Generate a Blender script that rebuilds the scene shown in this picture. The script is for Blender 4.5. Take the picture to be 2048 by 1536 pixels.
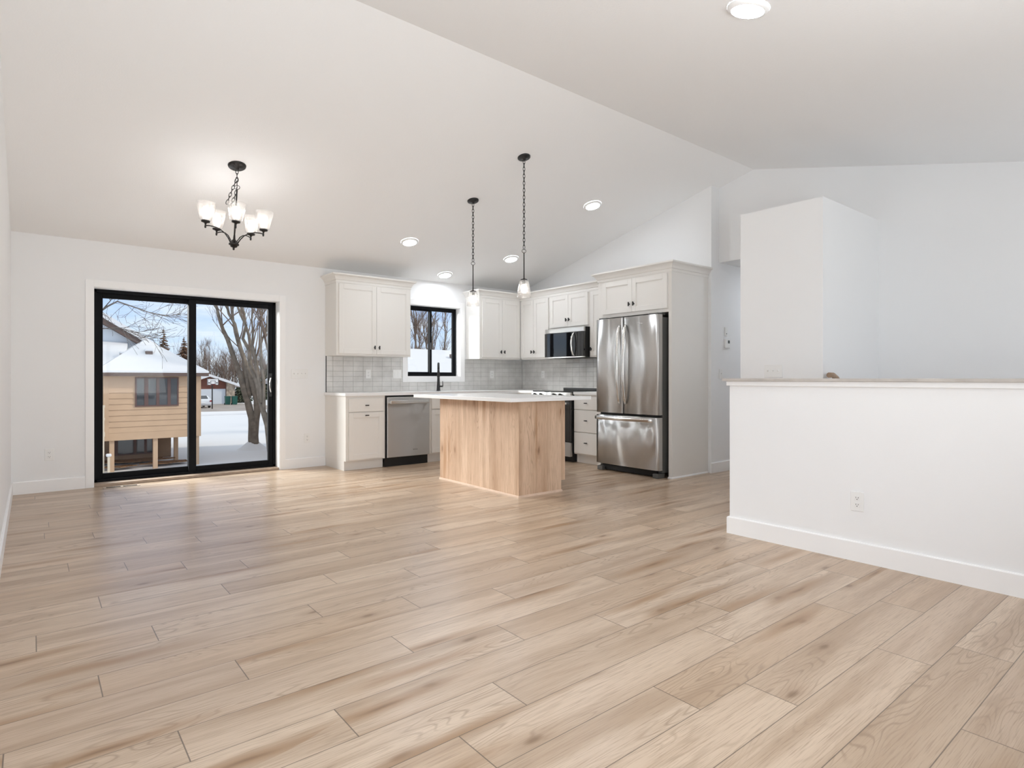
import bpy, bmesh, math, random
from mathutils import Vector, Matrix
PI = math.pi
for _o in list(bpy.data.objects):
    bpy.data.objects.remove(_o, do_unlink=True)
SC = bpy.context.scene
C = SC.collection

# ------------------------------------------------------------------ camera, sky, sun, exposure
cd = bpy.data.cameras.new('camera')
cam = bpy.data.objects.new('camera', cd)
C.objects.link(cam)
cd.sensor_width = 36.0
cd.lens = 1187.0 / 2048.0 * 36.0
cd.shift_y = -12.2 / 2048.0
cd.clip_start = 0.02
cd.clip_end = 500
cam.location = (0, 0, 1.095)
cam.rotation_euler = (PI / 2, 0, -math.radians(39.03))
SC.camera = cam
SC.view_settings.view_transform = 'Standard'
SC.view_settings.look = 'None'
SC.view_settings.gamma = 1.0
SC.view_settings.use_curve_mapping = False
SC.view_settings.exposure = 0.18

SKY_STRENGTH = 0.99
LAMP_W = 76.0      # radiance of the round ceiling lights
BULB_W = 20.0       # radiance of the lamp bulbs
FRONT_W = 84.0      # daylight lamp added at the made-up front window (behind the camera)
SIDE_W = 6.0
ENTRY_W = 12.0      # daylight lamp added at an invented entry window over the stairs 
PATIO_W = 1900.0     # area lamp added outside, out of view above the patio door
#      # daylight lamp added behind the invented side window (left of the camera)


def link(nt, a, b):
    nt.links.new(a, b)


def make_world():
    w = bpy.data.worlds.new('sky')
    SC.world = w
    w.use_nodes = True
    nt = w.node_tree
    nt.nodes.clear()
    N = nt.nodes.new
    tc = N('ShaderNodeTexCoord')
    sep = N('ShaderNodeSeparateXYZ')
    link(nt, tc.outputs['Generated'], sep.inputs[0])
    ramp = N('ShaderNodeValToRGB')
    e = ramp.color_ramp.elements
    e[0].position = 0.0
    e[0].color = (0.80, 0.88, 0.97, 1)
    e[1].position = 1.0
    e[1].color = (0.80, 0.84, 0.90, 1)
    a = e.new(0.06); a.color = (0.62, 0.77, 1.0, 1)
    a = e.new(0.17); a.color = (0.37, 0.545, 1.0, 1)
    a = e.new(0.45); a.color = (0.62, 0.74, 0.95, 1)
    link(nt, sep.outputs['Z'], ramp.inputs['Fac'])
    mp = N('ShaderNodeMapping')
    mp.inputs['Scale'].default_value = (2.2, 2.2, 13.0)
    mp.inputs['Rotation'].default_value = (0.0, 0.12, 0.0)
    link(nt, tc.outputs['Generated'], mp.inputs['Vector'])
    nz = N('ShaderNodeTexNoise')
    nz.inputs['Scale'].default_value = 1.7
    nz.inputs['Detail'].default_value = 7
    nz.inputs['Roughness'].default_value = 0.6
    link(nt, mp.outputs[0], nz.inputs['Vector'])
    cr = N('ShaderNodeValToRGB')
    cr.color_ramp.elements[0].position = 0.46
    cr.color_ramp.elements[1].position = 0.66
    link(nt, nz.outputs[0], cr.inputs['Fac'])
    mix = N('ShaderNodeMix')
    mix.data_type = 'RGBA'
    link(nt, cr.outputs[0], mix.inputs['Factor'])
    link(nt, ramp.outputs[0], mix.inputs['A'])
    mix.inputs['B'].default_value = (0.92, 0.95, 1.0, 1)
    bg = N('ShaderNodeBackground')
    bg.inputs['Strength'].default_value = SKY_STRENGTH
    out = N('ShaderNodeOutputWorld')
    link(nt, mix.outputs['Result'], bg.inputs['Color'])
    link(nt, bg.outputs[0], out.inputs['Surface'])


make_world()
sd = bpy.data.lights.new('sun', 'SUN')
sd.energy = 1.7
sd.angle = math.radians(6)
sd.color = (1.0, 0.87, 0.72)
sun = bpy.data.objects.new('sun', sd)
C.objects.link(sun)
sun.rotation_euler = Vector((0.78, -0.40, 0.60)).to_track_quat('Z', 'Y').to_euler()
# daylight area lamps added to brighten the room, at made-up windows and patio door


def daylight_fill(name, loc, rot, sx, sy, watts, color=(0.975, 0.985, 1.0)):
    ad = bpy.data.lights.new(name, 'AREA')
    ad.shape = 'RECTANGLE'
    ad.size = sx
    ad.size_y = sy
    ad.energy = watts
    ad.color = color
    al = bpy.data.objects.new(name, ad)
    C.objects.link(al)
    al.location = loc
    al.rotation_euler = rot
    return al


daylight_fill('front_window_fill', (1.3, -0.72, 1.30), (math.radians(130), 0, 0), 2.1, 1.4, FRONT_W)
daylight_fill('entry_window_fill', (5.1, -0.72, 1.55), (math.radians(118), 0, 0), 1.4, 1.1, ENTRY_W)
daylight_fill('side_window_fill', (-0.33, 2.30, 1.28), (math.radians(150), 0, -PI / 2), 2.1, 1.5, SIDE_W)
daylight_fill('patio_door_fill', (-2.2, 12.5, 4.1), (Vector((-2.2, 12.5, 4.1)) - Vector((3.4, 4.9, .5))).to_track_quat('Z', 'Y').to_euler(), 5.0, 2.2, PATIO_W, (1.0, 0.985, 0.965))
SC.cycles.diffuse_bounces = 8
SC.cycles.max_bounces = 14
SC.cycles.transparent_max_bounces = 20


# ------------------------------------------------------------------ helpers
class MB:
    """collects shapes in one bmesh"""

    def __init__(s):
        s.bm = bmesh.new()

    def box(s, x0, y0, z0, x1, y1, z1, bev=0.0, seg=2, m=None):
        t = bmesh.new()
        bmesh.ops.create_cube(t, size=1.0)
        for v in t.verts:
            v.co = Vector(((v.co.x + .5) * (x1 - x0) + x0, (v.co.y + .5) * (y1 - y0) + y0, (v.co.z + .5) * (z1 - z0) + z0))
        if bev > 0:
            bmesh.ops.bevel(t, geom=list(t.edges), offset=bev, segments=seg, affect='EDGES', profile=0.5, clamp_overlap=True)
        if m is not None:
            t.transform(m)
        s.merge(t)
        return s

    def merge(s, t):
        mp = {}
        for v in t.verts:
            mp[v] = s.bm.verts.new(v.co)
        for f in t.faces:
            try:
                nf = s.bm.faces.new([mp[v] for v in f.verts])
                nf.smooth = f.smooth
            except ValueError:
                pass
        t.free()

    def poly(s, pts):
        vs = [s.bm.verts.new(p) for p in pts]
        return s.bm.faces.new(vs)

    def prism(s, pts, d):
        """polygon pts (3d) extruded by vector d"""
        d = Vector(d)
        a = [s.bm.verts.new(p) for p in pts]
        b = [s.bm.verts.new(Vector(p) + d) for p in pts]
        n = len(pts)
        s.bm.faces.new(a)
        s.bm.faces.new(b[::-1])
        for i in range(n):
            s.bm.faces.new([a[i], b[i], b[(i + 1) % n], a[(i + 1) % n]])
        return s

    def tube(s, pts, r, n=8, closed=False, cap=True, smooth=True):
        pts = [Vector(p) for p in pts]
        L = len(pts)
        rs = r if isinstance(r, (list, tuple)) else [r] * L
        rings = []
        up = None
        for i, p in enumerate(pts):
            if closed:
                d = pts[(i + 1) % L] - pts[i - 1]
            else:
                d = pts[min(i + 1, L - 1)] - pts[max(i - 1, 0)]
            if d.length < 1e-9:
                d = Vector((0, 0, 1))
            d.normalize()
            if up is None:
                up = Vector((0, 0, 1)) if abs(d.z) < .9 else Vector((1, 0, 0))
            u = d.cross(up)
            if u.length < 1e-6:
                u = d.cross(Vector((0, 1, 0)))
            u.normalize()
            v = u.cross(d).normalized()
            up = v
            rings.append([s.bm.verts.new(p + (u * math.cos(2 * PI * k / n) + v * math.sin(2 * PI * k / n)) * rs[i]) for k in range(n)])
        m = L if closed else L - 1
        for i in range(m):
            a, b = rings[i], rings[(i + 1) % L]
            for k in range(n):
                f = s.bm.faces.new([a[k], a[(k + 1) % n], b[(k + 1) % n], b[k]])
                f.smooth = smooth
        if cap and not closed:
            s.bm.faces.new(rings[0][::-1])
            s.bm.faces.new(rings[-1])
        return s

    def lathe(s, prof, n=24, m=None, smooth=True):
        """prof: (r,z) from bottom to top round z"""
        t = bmesh.new()
        rings = []
        for r, z in prof:
            if r < 1e-6:
                rings.append([t.verts.new((0, 0, z))])
            else:
                rings.append([t.verts.new((r * math.cos(2 * PI * k / n), r * math.sin(2 * PI * k / n), z)) for k in range(n)])
        for i in range(len(rings) - 1):
            a, b = rings[i], rings[i + 1]
            for k in range(n):
                k2 = (k + 1) % n
                if len(a) == 1 and len(b) == 1:
                    continue
                if len(a) == 1:
                    f = t.faces.new([a[0], b[k2], b[k]])
                elif len(b) == 1:
                    f = t.faces.new([a[k], a[k2], b[0]])
                else:
                    f = t.faces.new([a[k], a[k2], b[k2], b[k]])
                f.smooth = smooth
        if m is not None:
            t.transform(m)
        s.merge(t)
        return s

    def sweep(s, path, prof, closed_prof=True):
        """profile (out,z) swept along a plan polyline; out points to the right of travel"""
        n = len(path)
        P = [Vector((p[0], p[1])) for p in path]
        rings = []
        for i in range(n):
            if i == 0:
                d = (P[1] - P[0]).normalized(); nrm = Vector((d.y, -d.x)); k = 1
            elif i == n - 1:
                d = (P[-1] - P[-2]).normalized(); nrm = Vector((d.y, -d.x)); k = 1
            else:
                d1 = (P[i] - P[i - 1]).normalized(); d2 = (P[i + 1] - P[i]).normalized()
                n1 = Vector((d1.y, -d1.x)); n2 = Vector((d2.y, -d2.x))
                nrm = (n1 + n2).normalized(); k = 1 / max(.2, nrm.dot(n1))
            rings.append([s.bm.verts.new((P[i].x + nrm.x * o * k, P[i].y + nrm.y * o * k, z)) for o, z in prof])
        m = len(prof)
        for i in range(n - 1):
            for j in range(m if closed_prof else m - 1):
                j2 = (j + 1) % m
                s.bm.faces.new([rings[i][j], rings[i + 1][j], rings[i + 1][j2], rings[i][j2]])
        if closed_prof:
            s.bm.faces.new(rings[0]); s.bm.faces.new(rings[-1][::-1])
        return s


def obj(name, mb, mat, parent=None, recalc=True):
    if recalc:
        bmesh.ops.recalc_face_normals(mb.bm, faces=list(mb.bm.faces))
    me = bpy.data.meshes.new(name)
    mb.bm.to_mesh(me)
    mb.bm.free()
    if mat is not None:
        me.materials.append(mat)
    o = bpy.data.objects.new(name, me)
    C.objects.link(o)
    if parent is not None:
        o.parent = parent
    return o


def tag(o, label, cat, group=None, kind=None):
    o['label'] = label
    o['category'] = cat
    if group:
        o['group'] = group
    if kind:
        o['kind'] = kind
    return o


def thing(name, label, cat, loc=(0, 0, 0), rotz=0.0, group=None):
    o = bpy.data.objects.new(name, None)
    o.empty_display_size = 0.1
    C.objects.link(o)
    o.location = loc
    o.rotation_euler = (0, 0, rotz)
    return tag(o, label, cat, group)


def struct(name, mb, mat, label=None):
    o = obj(name, mb, mat)
    o['kind'] = 'structure'
    if label:
        o['label'] = label
    return o


def struct_thing(name, loc=(0, 0, 0), label=None):
    o = bpy.data.objects.new(name, None)
    o.empty_display_size = 0.1
    C.objects.link(o)
    o.location = loc
    o['kind'] = 'structure'
    if label:
        o['label'] = label
    return o


def dup(root, loc, rotz=None, label=None):
    r = root.copy()
    C.objects.link(r)
    r.location = loc
    if rotz is not None:
        r.rotation_euler = (0, 0, rotz)
    if label:
        r['label'] = label
    for ch in list(root.children):
        c = ch.copy()
        C.objects.link(c)
        c.parent = r
        for g in ch.children:
            d = g.copy()
            C.objects.link(d)
            d.parent = c
    return r


# ------------------------------------------------------------------ materials
def mat(name, col, rough=0.5, metal=0.0, spec=0.5, bump=0.0, bscale=200.0, emis=None, estr=0.0, var=0.0, vscale=3.0, aniso=0.0):
    m = bpy.data.materials.new(name)
    m.use_nodes = True
    nt = m.node_tree
    b = nt.nodes['Principled BSDF']
    b.inputs['Base Color'].default_value = (*col, 1)
    b.inputs['Roughness'].default_value = rough
    b.inputs['Metallic'].default_value = metal
    b.inputs['Specular IOR Level'].default_value = spec
    if aniso:
        b.inputs['Anisotropic'].default_value = aniso
    if emis:
        b.inputs['Emission Color'].default_value = (*emis, 1)
        b.inputs['Emission Strength'].default_value = estr
    if bump or var:
        tc = nt.nodes.new('ShaderNodeTexCoord')
        if bump:
            nz = nt.nodes.new('ShaderNodeTexNoise')
            nz.inputs['Scale'].default_value = bscale
            nz.inputs['Detail'].default_value = 3
            link(nt, tc.outputs['Object'], nz.inputs['Vector'])
            bp = nt.nodes.new('ShaderNodeBump')
            bp.inputs['Strength'].default_value = bump
            bp.inputs['Distance'].default_value = 0.002
            link(nt, nz.outputs[0], bp.inputs['Height'])
            link(nt, bp.outputs[0], b.inputs['Normal'])
        if var:
            n2 = nt.nodes.new('ShaderNodeTexNoise')
            n2.inputs['Scale'].default_value = vscale
            n2.inputs['Detail'].default_value = 4
            link(nt, tc.outputs['Object'], n2.inputs['Vector'])
            mr = nt.nodes.new('ShaderNodeMapRange')
            mr.inputs['From Min'].default_value = 0.3
            mr.inputs['From Max'].default_value = 0.7
            mr.inputs['To Min'].default_value = 1 - var
            mr.inputs['To Max'].default_value = 1 + var
            link(nt, n2.outputs[0], mr.inputs['Value'])
            mx = nt.nodes.new('ShaderNodeVectorMath')
            mx.operation = 'SCALE'
            mx.inputs[0].default_value = col
            link(nt, mr.outputs[0], mx.inputs['Scale'])
            link(nt, mx.outputs[0], b.inputs['Base Color'])
    return m


def glass_mat(name, tint=(0.97, 0.985, 0.98), refl=1.0, rough=0.0, bump=0.0, bscale=60, base=0.03, top=0.9, scatter=0.0):
    m = bpy.data.materials.new(name)
    m.use_nodes = True
    nt = m.node_tree
    nt.nodes.clear()
    N = nt.nodes.new
    tr = N('ShaderNodeBsdfTransparent')
    tr.inputs['Color'].default_value = (*tint, 1)
    gl = N('ShaderNodeBsdfGlossy')
    gl.inputs['Roughness'].default_value = rough
    lw = N('ShaderNodeLayerWeight')
    lw.inputs['Blend'].default_value = 0.35
    mr = N('ShaderNodeMapRange')
    mr.inputs['To Min'].default_value = base
    mr.inputs['To Max'].default_value = top
    link(nt, lw.outputs['Facing'], mr.inputs['Value'])
    pw = N('ShaderNodeMath'); pw.operation = 'POWER'; pw.inputs[1].default_value = 1.6
    link(nt, mr.outputs[0], pw.inputs[0])
    mx = N('ShaderNodeMixShader')
    link(nt, pw.outputs[0], mx.inputs['Fac'])
    body = tr
    if scatter:
        tl = N('ShaderNodeBsdfTranslucent')
        tl.inputs['Color'].default_value = (0.97, 0.95, 0.93, 1)
        body = N('ShaderNodeMixShader')
        body.inputs['Fac'].default_value = scatter
        link(nt, tr.outputs[0], body.inputs[1])
        link(nt, tl.outputs[0], body.inputs[2])
    link(nt, body.outputs[0], mx.inputs[1])
    link(nt, gl.outputs[0], mx.inputs[2])
    if bump:
        tc = N('ShaderNodeTexCoord')
        nz = N('ShaderNodeTexVoronoi')
        nz.inputs['Scale'].default_value = bscale
        link(nt, tc.outputs['Object'], nz.inputs['Vector'])
        bp = N('ShaderNodeBump')
        bp.inputs['Strength'].default_value = bump
        bp.inputs['Distance'].default_value = 0.004
        link(nt, nz.outputs[0], bp.inputs['Height'])
        link(nt, bp.outputs[0], gl.inputs['Normal'])
        link(nt, bp.outputs[0], lw.inputs['Normal'])
    o = N('ShaderNodeOutputMaterial')
    link(nt, mx.outputs[0], o.inputs['Surface'])
    return m


def wood_mat(name, tones, rough=0.42, seam=None, coord='UV', knots=0.5, contrast=1.0, plank=None, streak=0.55, spec=0.4):
    """oak: u runs along the grain (metres), v across; 'pid' attribute = random per board"""
    m = bpy.data.materials.new(name)
    m.use_nodes = True
    nt = m.node_tree
    b = nt.nodes['Principled BSDF']
    N = nt.nodes.new

    def val(op, a, c=None, d=None):
        n = N('ShaderNodeMath')
        n.operation = op
        for i, x in enumerate((a, c, d)):
            if x is None:
                continue
            if isinstance(x, (int, float)):
                n.inputs[i].default_value = x
            else:
                link(nt, x, n.inputs[i])
        return n.outputs[0]

    def noise(vec, sc, detail=3, rgh=0.5, dist=0.0):
        n = N('ShaderNodeTexNoise')
        n.inputs['Scale'].default_value = sc
        n.inputs['Detail'].default_value = detail
        n.inputs['Roughness'].default_value = rgh
        n.inputs['Distortion'].default_value = dist
        link(nt, vec, n.inputs['Vector'])
        return n.outputs[0]

    def ramp(f, a, c, lo=0.0, hi=1.0):
        n = N('ShaderNodeMapRange')
        n.interpolation_type = 'SMOOTHSTEP'
        n.inputs['From Min'].default_value = a
        n.inputs['From Max'].default_value = c
        n.inputs['To Min'].default_value = lo
        n.inputs['To Max'].default_value = hi
        link(nt, f, n.inputs['Value'])
        return n.outputs[0]

    def comb(x, y, z=0.0):
        n = N('ShaderNodeCombineXYZ')
        for i, q in enumerate((x, y, z)):
            if isinstance(q, (int, float)):
                n.inputs[i].default_value = q
            else:
                link(nt, q, n.inputs[i])
        return n.outputs[0]

    def mixc(f, A, B):
        n = N('ShaderNodeMix')
        n.data_type = 'RGBA'
        if isinstance(f, (int, float)):
            n.inputs['Factor'].default_value = f
        else:
            link(nt, f, n.inputs['Factor'])
        for k, q in (('A', A), ('B', B)):
            if isinstance(q, tuple):
                n.inputs[k].default_value = (*q, 1)
            else:
                link(nt, q, n.inputs[k])
        return n.outputs['Result']

    uv = N('ShaderNodeUVMap')
    uv.uv_map = 'UVMap'
    sp = N('ShaderNodeSeparateXYZ')
    link(nt, uv.outputs[0], sp.inputs[0])
    u, v = sp.outputs[0], sp.outputs[1]
    at = N('ShaderNodeAttribute')
    at.attribute_name = 'pid'
    pid = at.outputs['Fac']
    uo = val('MULTIPLY_ADD', pid, 97.0, u)
    vo = val('MULTIPLY_ADD', pid, 31.0, v)
    # board tone
    cr = N('ShaderNodeValToRGB')
    el = cr.color_ramp.elements
    el[0].color = (*tones[0], 1)
    el[1].color = (*tones[-1], 1)
    for i, t in enumerate(tones[1:-1]):
        e = el.new((i + 1) / (len(tones) - 1))
        e.color = (*t, 1)
    link(nt, val('FRACT', val('MULTIPLY', pid, 7.13)), cr.inputs['Fac'])
    base = cr.outputs[0]
    # broad soft figure along the board
    w1 = noise(comb(val('MULTIPLY', uo, 0.7), val('MULTIPLY', vo, 9.0)), 1.0, 4, 0.55)
    base = mixc(ramp(w1, 0.40, 0.68, 0.0, 0.5 * contrast), base, tuple(c * k for c, k in zip(tones[0], (0.70, 0.64, 0.58))))
    # cathedral rings
    fld = noise(comb(val('MULTIPLY', uo, 1.0), val('MULTIPLY', vo, 6.0)), 1.0, 2, 0.45)
    rings = val('ABSOLUTE', val('SUBTRACT', val('FRACT', val('MULTIPLY', fld, 26.0)), 0.5))
    rmask = ramp(noise(comb(val('MULTIPLY', uo, 0.9), val('MULTIPLY', vo, 4.0), 5.0), 1.0, 2), 0.47, 0.62)
    rl = val('MULTIPLY', ramp(rings, 0.0, 0.22, 1.0, 0.0), rmask)
    base = mixc(val('MULTIPLY', rl, 0.34 * contrast), base, tuple(c * k for c, k in zip(tones[0], (0.50, 0.44, 0.38))))
    # fine pores
    g = noise(comb(val('MULTIPLY', uo, 7.0), val('MULTIPLY', vo, 230.0)), 1.0, 3, 0.6)
    base = mixc(ramp(g, 0.46, 0.72, 0.0, 0.42 * contrast), base, tuple(c * k for c, k in zip(tones[0], (0.58, 0.52, 0.47))))
    # dark mineral streaks
    s1 = noise(comb(val('MULTIPLY', uo, 0.85), val('MULTIPLY', vo, 13.0), 2.0), 1.0, 3, 0.5, 0.4)
    base = mixc(ramp(s1, 0.66, 0.80, 0.0, streak), base, tuple(c * k for c, k in zip(tones[0], (0.50, 0.38, 0.27))))
    # knots
    vr = N('ShaderNodeTexVoronoi')
    vr.voronoi_dimensions = '2D'
    vr.inputs['Scale'].default_value = 1.0
    vr.inputs['Randomness'].default_value = 1.0
    wob = noise(comb(val('MULTIPLY', uo, 8.0), val('MULTIPLY', vo, 20.0)), 1.0, 2)
    link(nt, comb(val('MULTIPLY_ADD', wob, 0.10, val('MULTIPLY', uo, 2.2)), val('MULTIPLY_ADD', wob, 0.10, val('MULTIPLY', vo, 6.0))), vr.inputs['Vector'])
    ksel = N('ShaderNodeSeparateColor')
    link(nt, vr.outputs['Color'], ksel.inputs[0])
    km = val('LESS_THAN', ksel.outputs[0], knots)
    kd = val('MULTIPLY', ramp(vr.outputs['Distance'], 0.02, 0.11, 1.0, 0.0), km)
    base = mixc(val('MULTIPLY', kd, 0.75), base, tuple(c * k for c, k in zip(tones[0], (0.22, 0.16, 0.11))))
    # long brown heart streaks that taper along the grain
    v2 = N('ShaderNodeTexVoronoi')
    v2.voronoi_dimensions = '2D'
    v2.inputs['Scale'].default_value = 1.0
    wav = noise(comb(val('MULTIPLY', uo, 2.4), val('MULTIPLY', vo, 3.0), 9.0), 1.0, 2)
    link(nt, comb(val('MULTIPLY', uo, 0.85), val('MULTIPLY', val('MULTIPLY_ADD', wav, 0.07, vo), 7.5)), v2.inputs['Vector'])
    s2 = N('ShaderNodeSeparateColor')
    link(nt, v2.outputs['Color'], s2.inputs[0])
    hs = val('MULTIPLY', ramp(v2.outputs['Distance'], 0.0, 0.42, 1.0, 0.0), val('LESS_THAN', s2.outputs[1], streak * 0.62))
    base = mixc(val('MULTIPLY', hs, 0.62 * contrast), base, tuple(c * k for c, k in zip(tones[0], (0.66, 0.54, 0.42))))
    hs2 = val('MULTIPLY', ramp(v2.outputs['Distance'], 0.0, 0.11, 1.0, 0.0), val('LESS_THAN', s2.outputs[1], streak * 0.40))
    base = mixc(val('MULTIPLY', hs2, 0.7), base, tuple(c * k for c, k in zip(tones[0], (0.36, 0.27, 0.20))))
    kd2 = val('MULTIPLY', ramp(vr.outputs['Distance'], 0.05, 0.32, 1.0, 0.0), km)
    base = mixc(val('MULTIPLY', kd2, 0.28 * contrast), base, tuple(c * k for c, k in zip(tones[0], (0.55, 0.45, 0.36))))
    if seam:
        W, gap = seam
        vv = val('SUBTRACT', val('ABSOLUTE', val('SUBTRACT', v, W / 2)), W / 2 - gap)
        a2 = N('ShaderNodeAttribute')
        a2.attribute_name = 'plen'
        uu = val('SUBTRACT', val('ABSOLUTE', val('SUBTRACT', u, val('MULTIPLY', a2.outputs['Fac'], 0.5))), val('SUBTRACT', val('MULTIPLY', a2.outputs['Fac'], 0.5), gap * 1.25))
        sm = val('MAXIMUM', val('GREATER_THAN', vv, 0.0), val('GREATER_THAN', uu, 0.0))
        base = mixc(val('MULTIPLY', sm, 0.8), base, (0.10, 0.075, 0.055))
        bp = N('ShaderNodeBump')
        bp.inputs['Strength'].default_value = 0.25
        bp.inputs['Distance'].default_value = 0.0015
        link(nt, val('SUBTRACT', val('MULTIPLY', g, -0.35), sm), bp.inputs['Height'])
        link(nt, bp.outputs[0], b.inputs['Normal'])
    link(nt, base, b.inputs['Base Color'])
    b.inputs['Roughness'].default_value = rough
    b.inputs['Specular IOR Level'].default_value = spec
    return m


M = {}
M['wall'] = mat('wall_paint', (0.855, 0.86, 0.865), 0.75, spec=0.25, bump=0.10, bscale=140)
M['ceil'] = mat('ceiling_paint', (0.88, 0.88, 0.88), 0.85, spec=0.15, bump=0.35, bscale=90)
M['trim'] = mat('trim_paint', (0.90, 0.90, 0.90), 0.38, spec=0.45)
M['cab'] = mat('cabinet_paint', (0.80, 0.78, 0.745), 0.40, spec=0.45)
M['quartz'] = mat('white_quartz', (0.88, 0.88, 0.875), 0.22, spec=0.5, var=0.006, vscale=40)
M['tile'] = mat('glazed_tile', (0.68, 0.67, 0.65), 0.10, spec=0.6, var=0.10, vscale=7)
M['grout'] = mat('grout', (0.36, 0.35, 0.33), 0.9)
M['black'] = mat('black_metal', (0.012, 0.012, 0.013), 0.38, spec=0.5)
M['blackframe'] = mat('black_vinyl', (0.007, 0.0075, 0.009), 0.6, spec=0.12)
M['blackglass'] = mat('black_glass', (0.006, 0.006, 0.007), 0.03, spec=0.9)
M['rubber'] = mat('black_plastic', (0.008, 0.008, 0.008), 0.6)
M['bronze'] = mat('dark_bronze', (0.035, 0.033, 0.032), 0.35, metal=0.7)
M['plate'] = mat('white_plastic', (0.84, 0.84, 0.83), 0.3)
M['slot'] = mat('dark_slot', (0.04, 0.04, 0.04), 0.6)
M['chrome'] = mat('bright_steel', (0.80, 0.79, 0.77), 0.22, metal=1.0)
M['fridgeside'] = mat('grey_enamel', (0.115, 0.115, 0.108), 0.45, bump=0.15, bscale=300)
M['gasket'] = mat('gasket', (0.02, 0.02, 0.02), 0.7)
M['lens'] = mat('lit_diffuser', (0.9, 0.9, 0.9), 0.5, emis=(0.92, 0.98, 1.05), estr=LAMP_W)
M['bulb'] = mat('lit_bulb', (0.9, 0.9, 0.9), 0.5, emis=(1.0, 0.975, 0.95), estr=BULB_W)
M['pane'] = glass_mat('window_glass', base=0.03, top=0.55)
M['seeded'] = glass_mat('seeded_glass', tint=(0.98, 0.97, 0.96), base=0.10, top=0.75, rough=0.08, bump=0.22, bscale=110, scatter=0.055)
M['capwood'] = mat('cap_board', (0.50, 0.465, 0.43), 0.35, var=0.12, vscale=9)
M['rail'] = mat('oak_rail', (0.36, 0.25, 0.17), 0.4, var=0.2, vscale=20)
M['register'] = mat('register_metal', (0.50, 0.41, 0.33), 0.55, spec=0.25)
M['ductshade'] = mat('painted_duct_shade', (0.004, 0.004, 0.004), 1.0, spec=0.0)
M['screen'] = mat('lcd', (0.06, 0.065, 0.06), 0.2)
M['thresh'] = mat('threshold_oak', (0.42, 0.32, 0.24), 0.45, var=0.12, vscale=14)


def steel_mat(name, col, rough, wave, aniso=0.8):
    m = bpy.data.materials.new(name)
    m.use_nodes = True
    nt = m.node_tree
    b = nt.nodes['Principled BSDF']
    b.inputs['Base Color'].default_value = (*col, 1)
    b.inputs['Metallic'].default_value = 1.0
    b.inputs['Roughness'].default_value = rough
    b.inputs['Anisotropic'].default_value = aniso
    b.inputs['Anisotropic Rotation'].default_value = 0.25
    tg = nt.nodes.new('ShaderNodeTangent')
    tg.direction_type = 'RADIAL'
    tg.axis = 'Z'
    link(nt, tg.outputs[0], b.inputs['Tangent'])
    tc = nt.nodes.new('ShaderNodeTexCoord')
    mp = nt.nodes.new('ShaderNodeMapping')
    mp.inputs['Scale'].default_value = (4.2, 4.2, 0.8)
    mp.inputs['Rotation'].default_value = (0, math.radians(9), 0)
    link(nt, tc.outputs['Object'], mp.inputs['Vector'])
    n1 = nt.nodes.new('ShaderNodeTexNoise')
    n1.inputs['Scale'].default_value = 1.0
    n1.inputs['Detail'].default_value = 0.6
    link(nt, mp.outputs[0], n1.inputs['Vector'])
    b1 = nt.nodes.new('ShaderNodeBump')
    b1.inputs['Strength'].default_value = 1.0
    b1.inputs['Distance'].default_value = wave
    link(nt, n1.outputs[0], b1.inputs['Height'])
    link(nt, b1.outputs[0], b.inputs['Normal'])
    return m


M['steel'] = steel_mat('brushed_steel', (0.70, 0.69, 0.675), 0.40, 0.035, 1.0)
M['steel_dw'] = steel_mat('brushed_steel_dull', (0.62, 0.61, 0.595), 0.42, 0.012, 1.0)
M['floor'] = wood_mat('oak_plank_floor', [(0.54, 0.415, 0.305), (0.62, 0.49, 0.37), (0.50, 0.38, 0.275), (0.57, 0.425, 0.30), (0.64, 0.515, 0.395), (0.53, 0.405, 0.30)],
                      rough=0.31, seam=(0.191, 0.0015), knots=0.15, contrast=1.55, spec=0.5)
M['island'] = wood_mat('knotty_oak_veneer', [(0.66, 0.465, 0.325), (0.75, 0.555, 0.405), (0.62, 0.43, 0.30), (0.71, 0.52, 0.375)], rough=0.45, knots=0.36, streak=0.6, contrast=1.55)

# ------------------------------------------------------------------ room dimensions (metres)
XL = -0.145      # left wall
YB = 7.245       # back wall
XF = 6.08        # kitchen side wall
YE = 3.86        # end of the kitchen side wall / hall
XW = 6.24        # far wall over the stairwell
YR = 3.431       # ridge
ZR = 3.411
ZB = 2.465
SB = 0.248
SF = 0.245
YF = -0.53       # front wall
XH = 3.838       # stair half wall
T = 0.15


def zc(y):
    return ZB + SB * (YB - y) if y >= YR else ZR - SF * (YR - y)


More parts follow.
